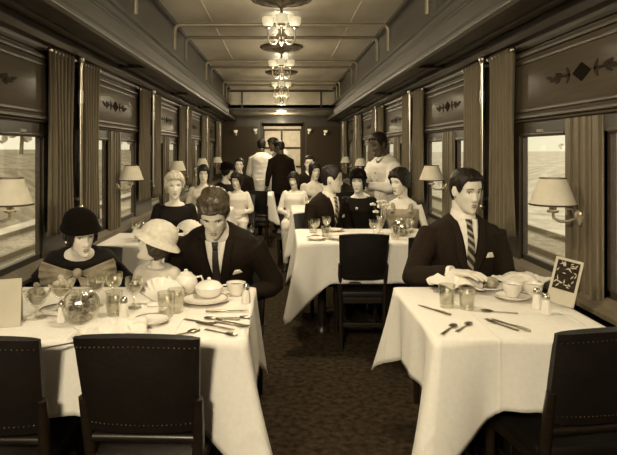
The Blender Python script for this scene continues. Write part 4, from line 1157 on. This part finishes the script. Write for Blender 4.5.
for px, py, a, mk, l in ((435, 311, 122, knife, 'knife at the aisle side of the front right table'), (451, 328, 55, spoon, 'left spoon below the two cut tumblers'), (466, 326, 52, spoon, 'right spoon below the two cut tumblers'),
                         (493, 312, 165, spoon, 'short spoon at the centre of the front right table'), (497, 324, 118, fork, 'fork at the front centre of the right table'), (511, 326, 120, knife, 'knife right of the front centre fork, right table')):
    put(mk, px, py, l, a, CR)
# farther tables
def put2(maker, x, y, label, rz=0, group=None, **k): return spawn(maker, (x, y, ZC), R(rz), label, group, **k)
T2 = 'things on the middle right table'
put2(goblet, .26, 4.45, 'clear goblet nearest the aisle on the middle right table', 0, T2)
put2(goblet, .36, 4.62, 'second clear goblet from the aisle, middle right table', 0, T2)
put2(tumbler, .33, 4.30, 'cut tumbler near the front edge of the middle right table', 0, T2)
put2(tumbler, .25, 4.62, 'cut tumbler behind the aisle goblet, middle right table', 0, T2)
put2(plate, .42, 4.28, 'plate left of the empty chair back, middle right table', 0, T2, rad=.085)
put2(plate, .25, 4.25, 'plate at the aisle corner of the middle right table', 0, T2, rad=.07)
put2(plate, .42, 4.70, 'plate before the suit in profile, middle right table', 0, T2, rad=.085)
put2(flower_vase, .78, 4.55, 'glass vase of pale flowers on the middle right table')
put2(goblet, .70, 4.40, 'clear goblet left of the flower vase', 0, T2)
put2(carafe, .92, 4.45, 'round cut glass jar right of the flower vase', 0, T2)
put2(goblet, 1.02, 4.60, 'clear goblet before the bare-armed diner', 0, T2)
put2(tumbler, .84, 4.28, 'cut tumbler between the two dark chair backs', 0, T2)
put2(plate, 1.0, 4.72, 'plate before the bare-armed diner', 0, T2, rad=.085)
T3 = 'things on the small left table'
put2(goblet, -1.08, 4.30, 'goblet at the window side of the small left table', 0, T3)
put2(goblet, -.98, 4.45, 'goblet at the middle of the small left table', 0, T3)
put2(teapot, -.86, 4.40, 'teapot on the small left table before the white hair', 0, T3)
put2(carafe, -1.0, 4.20, 'round cut glass jar on the small left table', 0, T3)
put2(plate, -.80, 4.25, 'plate at the front of the small left table', 0, T3, rad=.085)
put2(cup, -.70, 4.38, 'teacup at the aisle side of the small left table', 0, T3)
put2(fan_napkin, -.72, 4.52, 'pleated napkin on the small left table', 0, T3)
put2(goblet, -.80, 6.4, 'goblet on the third left table', 0); put2(plate, -.70, 6.6, 'plate on the third left table', rad=.085)
put2(goblet, .30, 6.5, 'goblet at the aisle side of the third right table', 0); put2(goblet, .50, 6.6, 'second goblet from the aisle on the third right table', 0); put2(plate, .36, 6.75, 'plate on the third right table', rad=.085)
# the steward's white cloth
mb = MB(); n = 9; vs = []
for i in range(12):
    for j in range(n): vs.append(V((-.05 + .012 * math.sin(j * 1.7) + -.04 * i / 11, -.02 + (j / (n - 1) - .5) * .12 + .01 * math.sin(j * 2 + i * .5), -.045 * i)))
mb.add(vs, [(i * n + j, i * n + j + 1, (i + 1) * n + j + 1, (i + 1) * n + j) for i in range(11) for j in range(n - 1)])
w2 = W2.arms[1][2]; w2w = Matrix.Translation(W2.o.location) @ Matrix.Rotation(R(200), 4, 'Z') @ w2
o = mb.build('serving_cloth', M['cloth'], solid=.004, auto=False); o.location = w2w
tag(o, 'white serving cloth hanging from the hand of the dark suited steward', 'cloth')
# ------------------------------------------------------------------ lights, sky, camera
def area(nm, loc, tgt, size, power, col=(1, .88, .62)):
    l = bpy.data.lights.new(nm, 'AREA'); l.energy = power; l.size = size; l.color = col; l.shape = 'DISK'
    o = bpy.data.objects.new(nm, l); COL.objects.link(o); o.location = loc
    o.rotation_euler = (V(tgt) - V(loc)).to_track_quat('-Z', 'Y').to_euler(); return o
def point(nm, loc, power, r=.05, col=(1, .86, .58)):
    l = bpy.data.lights.new(nm, 'POINT'); l.energy = power; l.shadow_soft_size = r; l.color = col
    o = bpy.data.objects.new(nm, l); COL.objects.link(o); o.location = loc; return o
area('flash_lamp', (-.72, -1.3, 2.42), (.25, 4.0, .9), .4, 130)
for i, y in enumerate((2.3, 4.4, 6.5, 8.6, 10.3)):
    point('chandelier_lamp', (0, y, 2.10), (5, 8.5, 9, 10, 10)[i], .10)
    area('overhead_fill', (0, y, 2.19), (0, y, 0), .26, (17, 22, 22, 20, 18)[i], (1, .86, .58))  # unseen disc added below each chandelier to brighten the table tops
point('end_wall_fill', (0, 12.1, 2.08), 22, .08)  # unseen light added to brighten the end wall, no fixture there
for sgn in (-1, 1):
    for c in BAYS: point('wall_lamp_bulb', (sgn * (WX - .144), c, 1.225), .6, .025)
point('vestibule_lamp', (0, 14.3, 2.0), 40, .1)
w = bpy.data.worlds.new('sky'); scene.world = w; w.use_nodes = True
nt = w.node_tree; bg = nt.nodes['Background']
tc = nt.nodes.new('ShaderNodeTexCoord'); sx = nt.nodes.new('ShaderNodeSeparateXYZ'); nt.links.new(tc.outputs['Generated'], sx.inputs[0])
cr = nt.nodes.new('ShaderNodeValToRGB'); cr.color_ramp.elements[0].position = .0; cr.color_ramp.elements[0].color = (.90, .83, .58, 1)
cr.color_ramp.elements[1].position = .6; cr.color_ramp.elements[1].color = (.75, .69, .50, 1)
nt.links.new(sx.outputs['Z'], cr.inputs[0]); nt.links.new(cr.outputs[0], bg.inputs[0]); bg.inputs[1].default_value = 1.2
sun = bpy.data.lights.new('sun', 'SUN'); sun.energy = 1.6; sun.angle = R(8); sun.color = (1, .93, .75)
so = bpy.data.objects.new('sun', sun); COL.objects.link(so); so.rotation_euler = (R(25), R(8), 0)
cam = bpy.data.cameras.new('camera'); co = bpy.data.objects.new('camera', cam); COL.objects.link(co)
co.location = (0, 0, CAMZ); co.rotation_euler = (PI / 2, 0, 0)
cam.sensor_width = 36; cam.lens = FPX / 617 * 36
cam.shift_x = (308.5 - VX) / 617; cam.shift_y = -(227.5 - VY) / 617
cam.clip_start = .05; cam.clip_end = 600
scene.camera = co
vs = scene.view_settings; vs.view_transform = 'Standard'; vs.look = 'None'; vs.gamma = 1; vs.exposure = .07; vs.use_curve_mapping = False
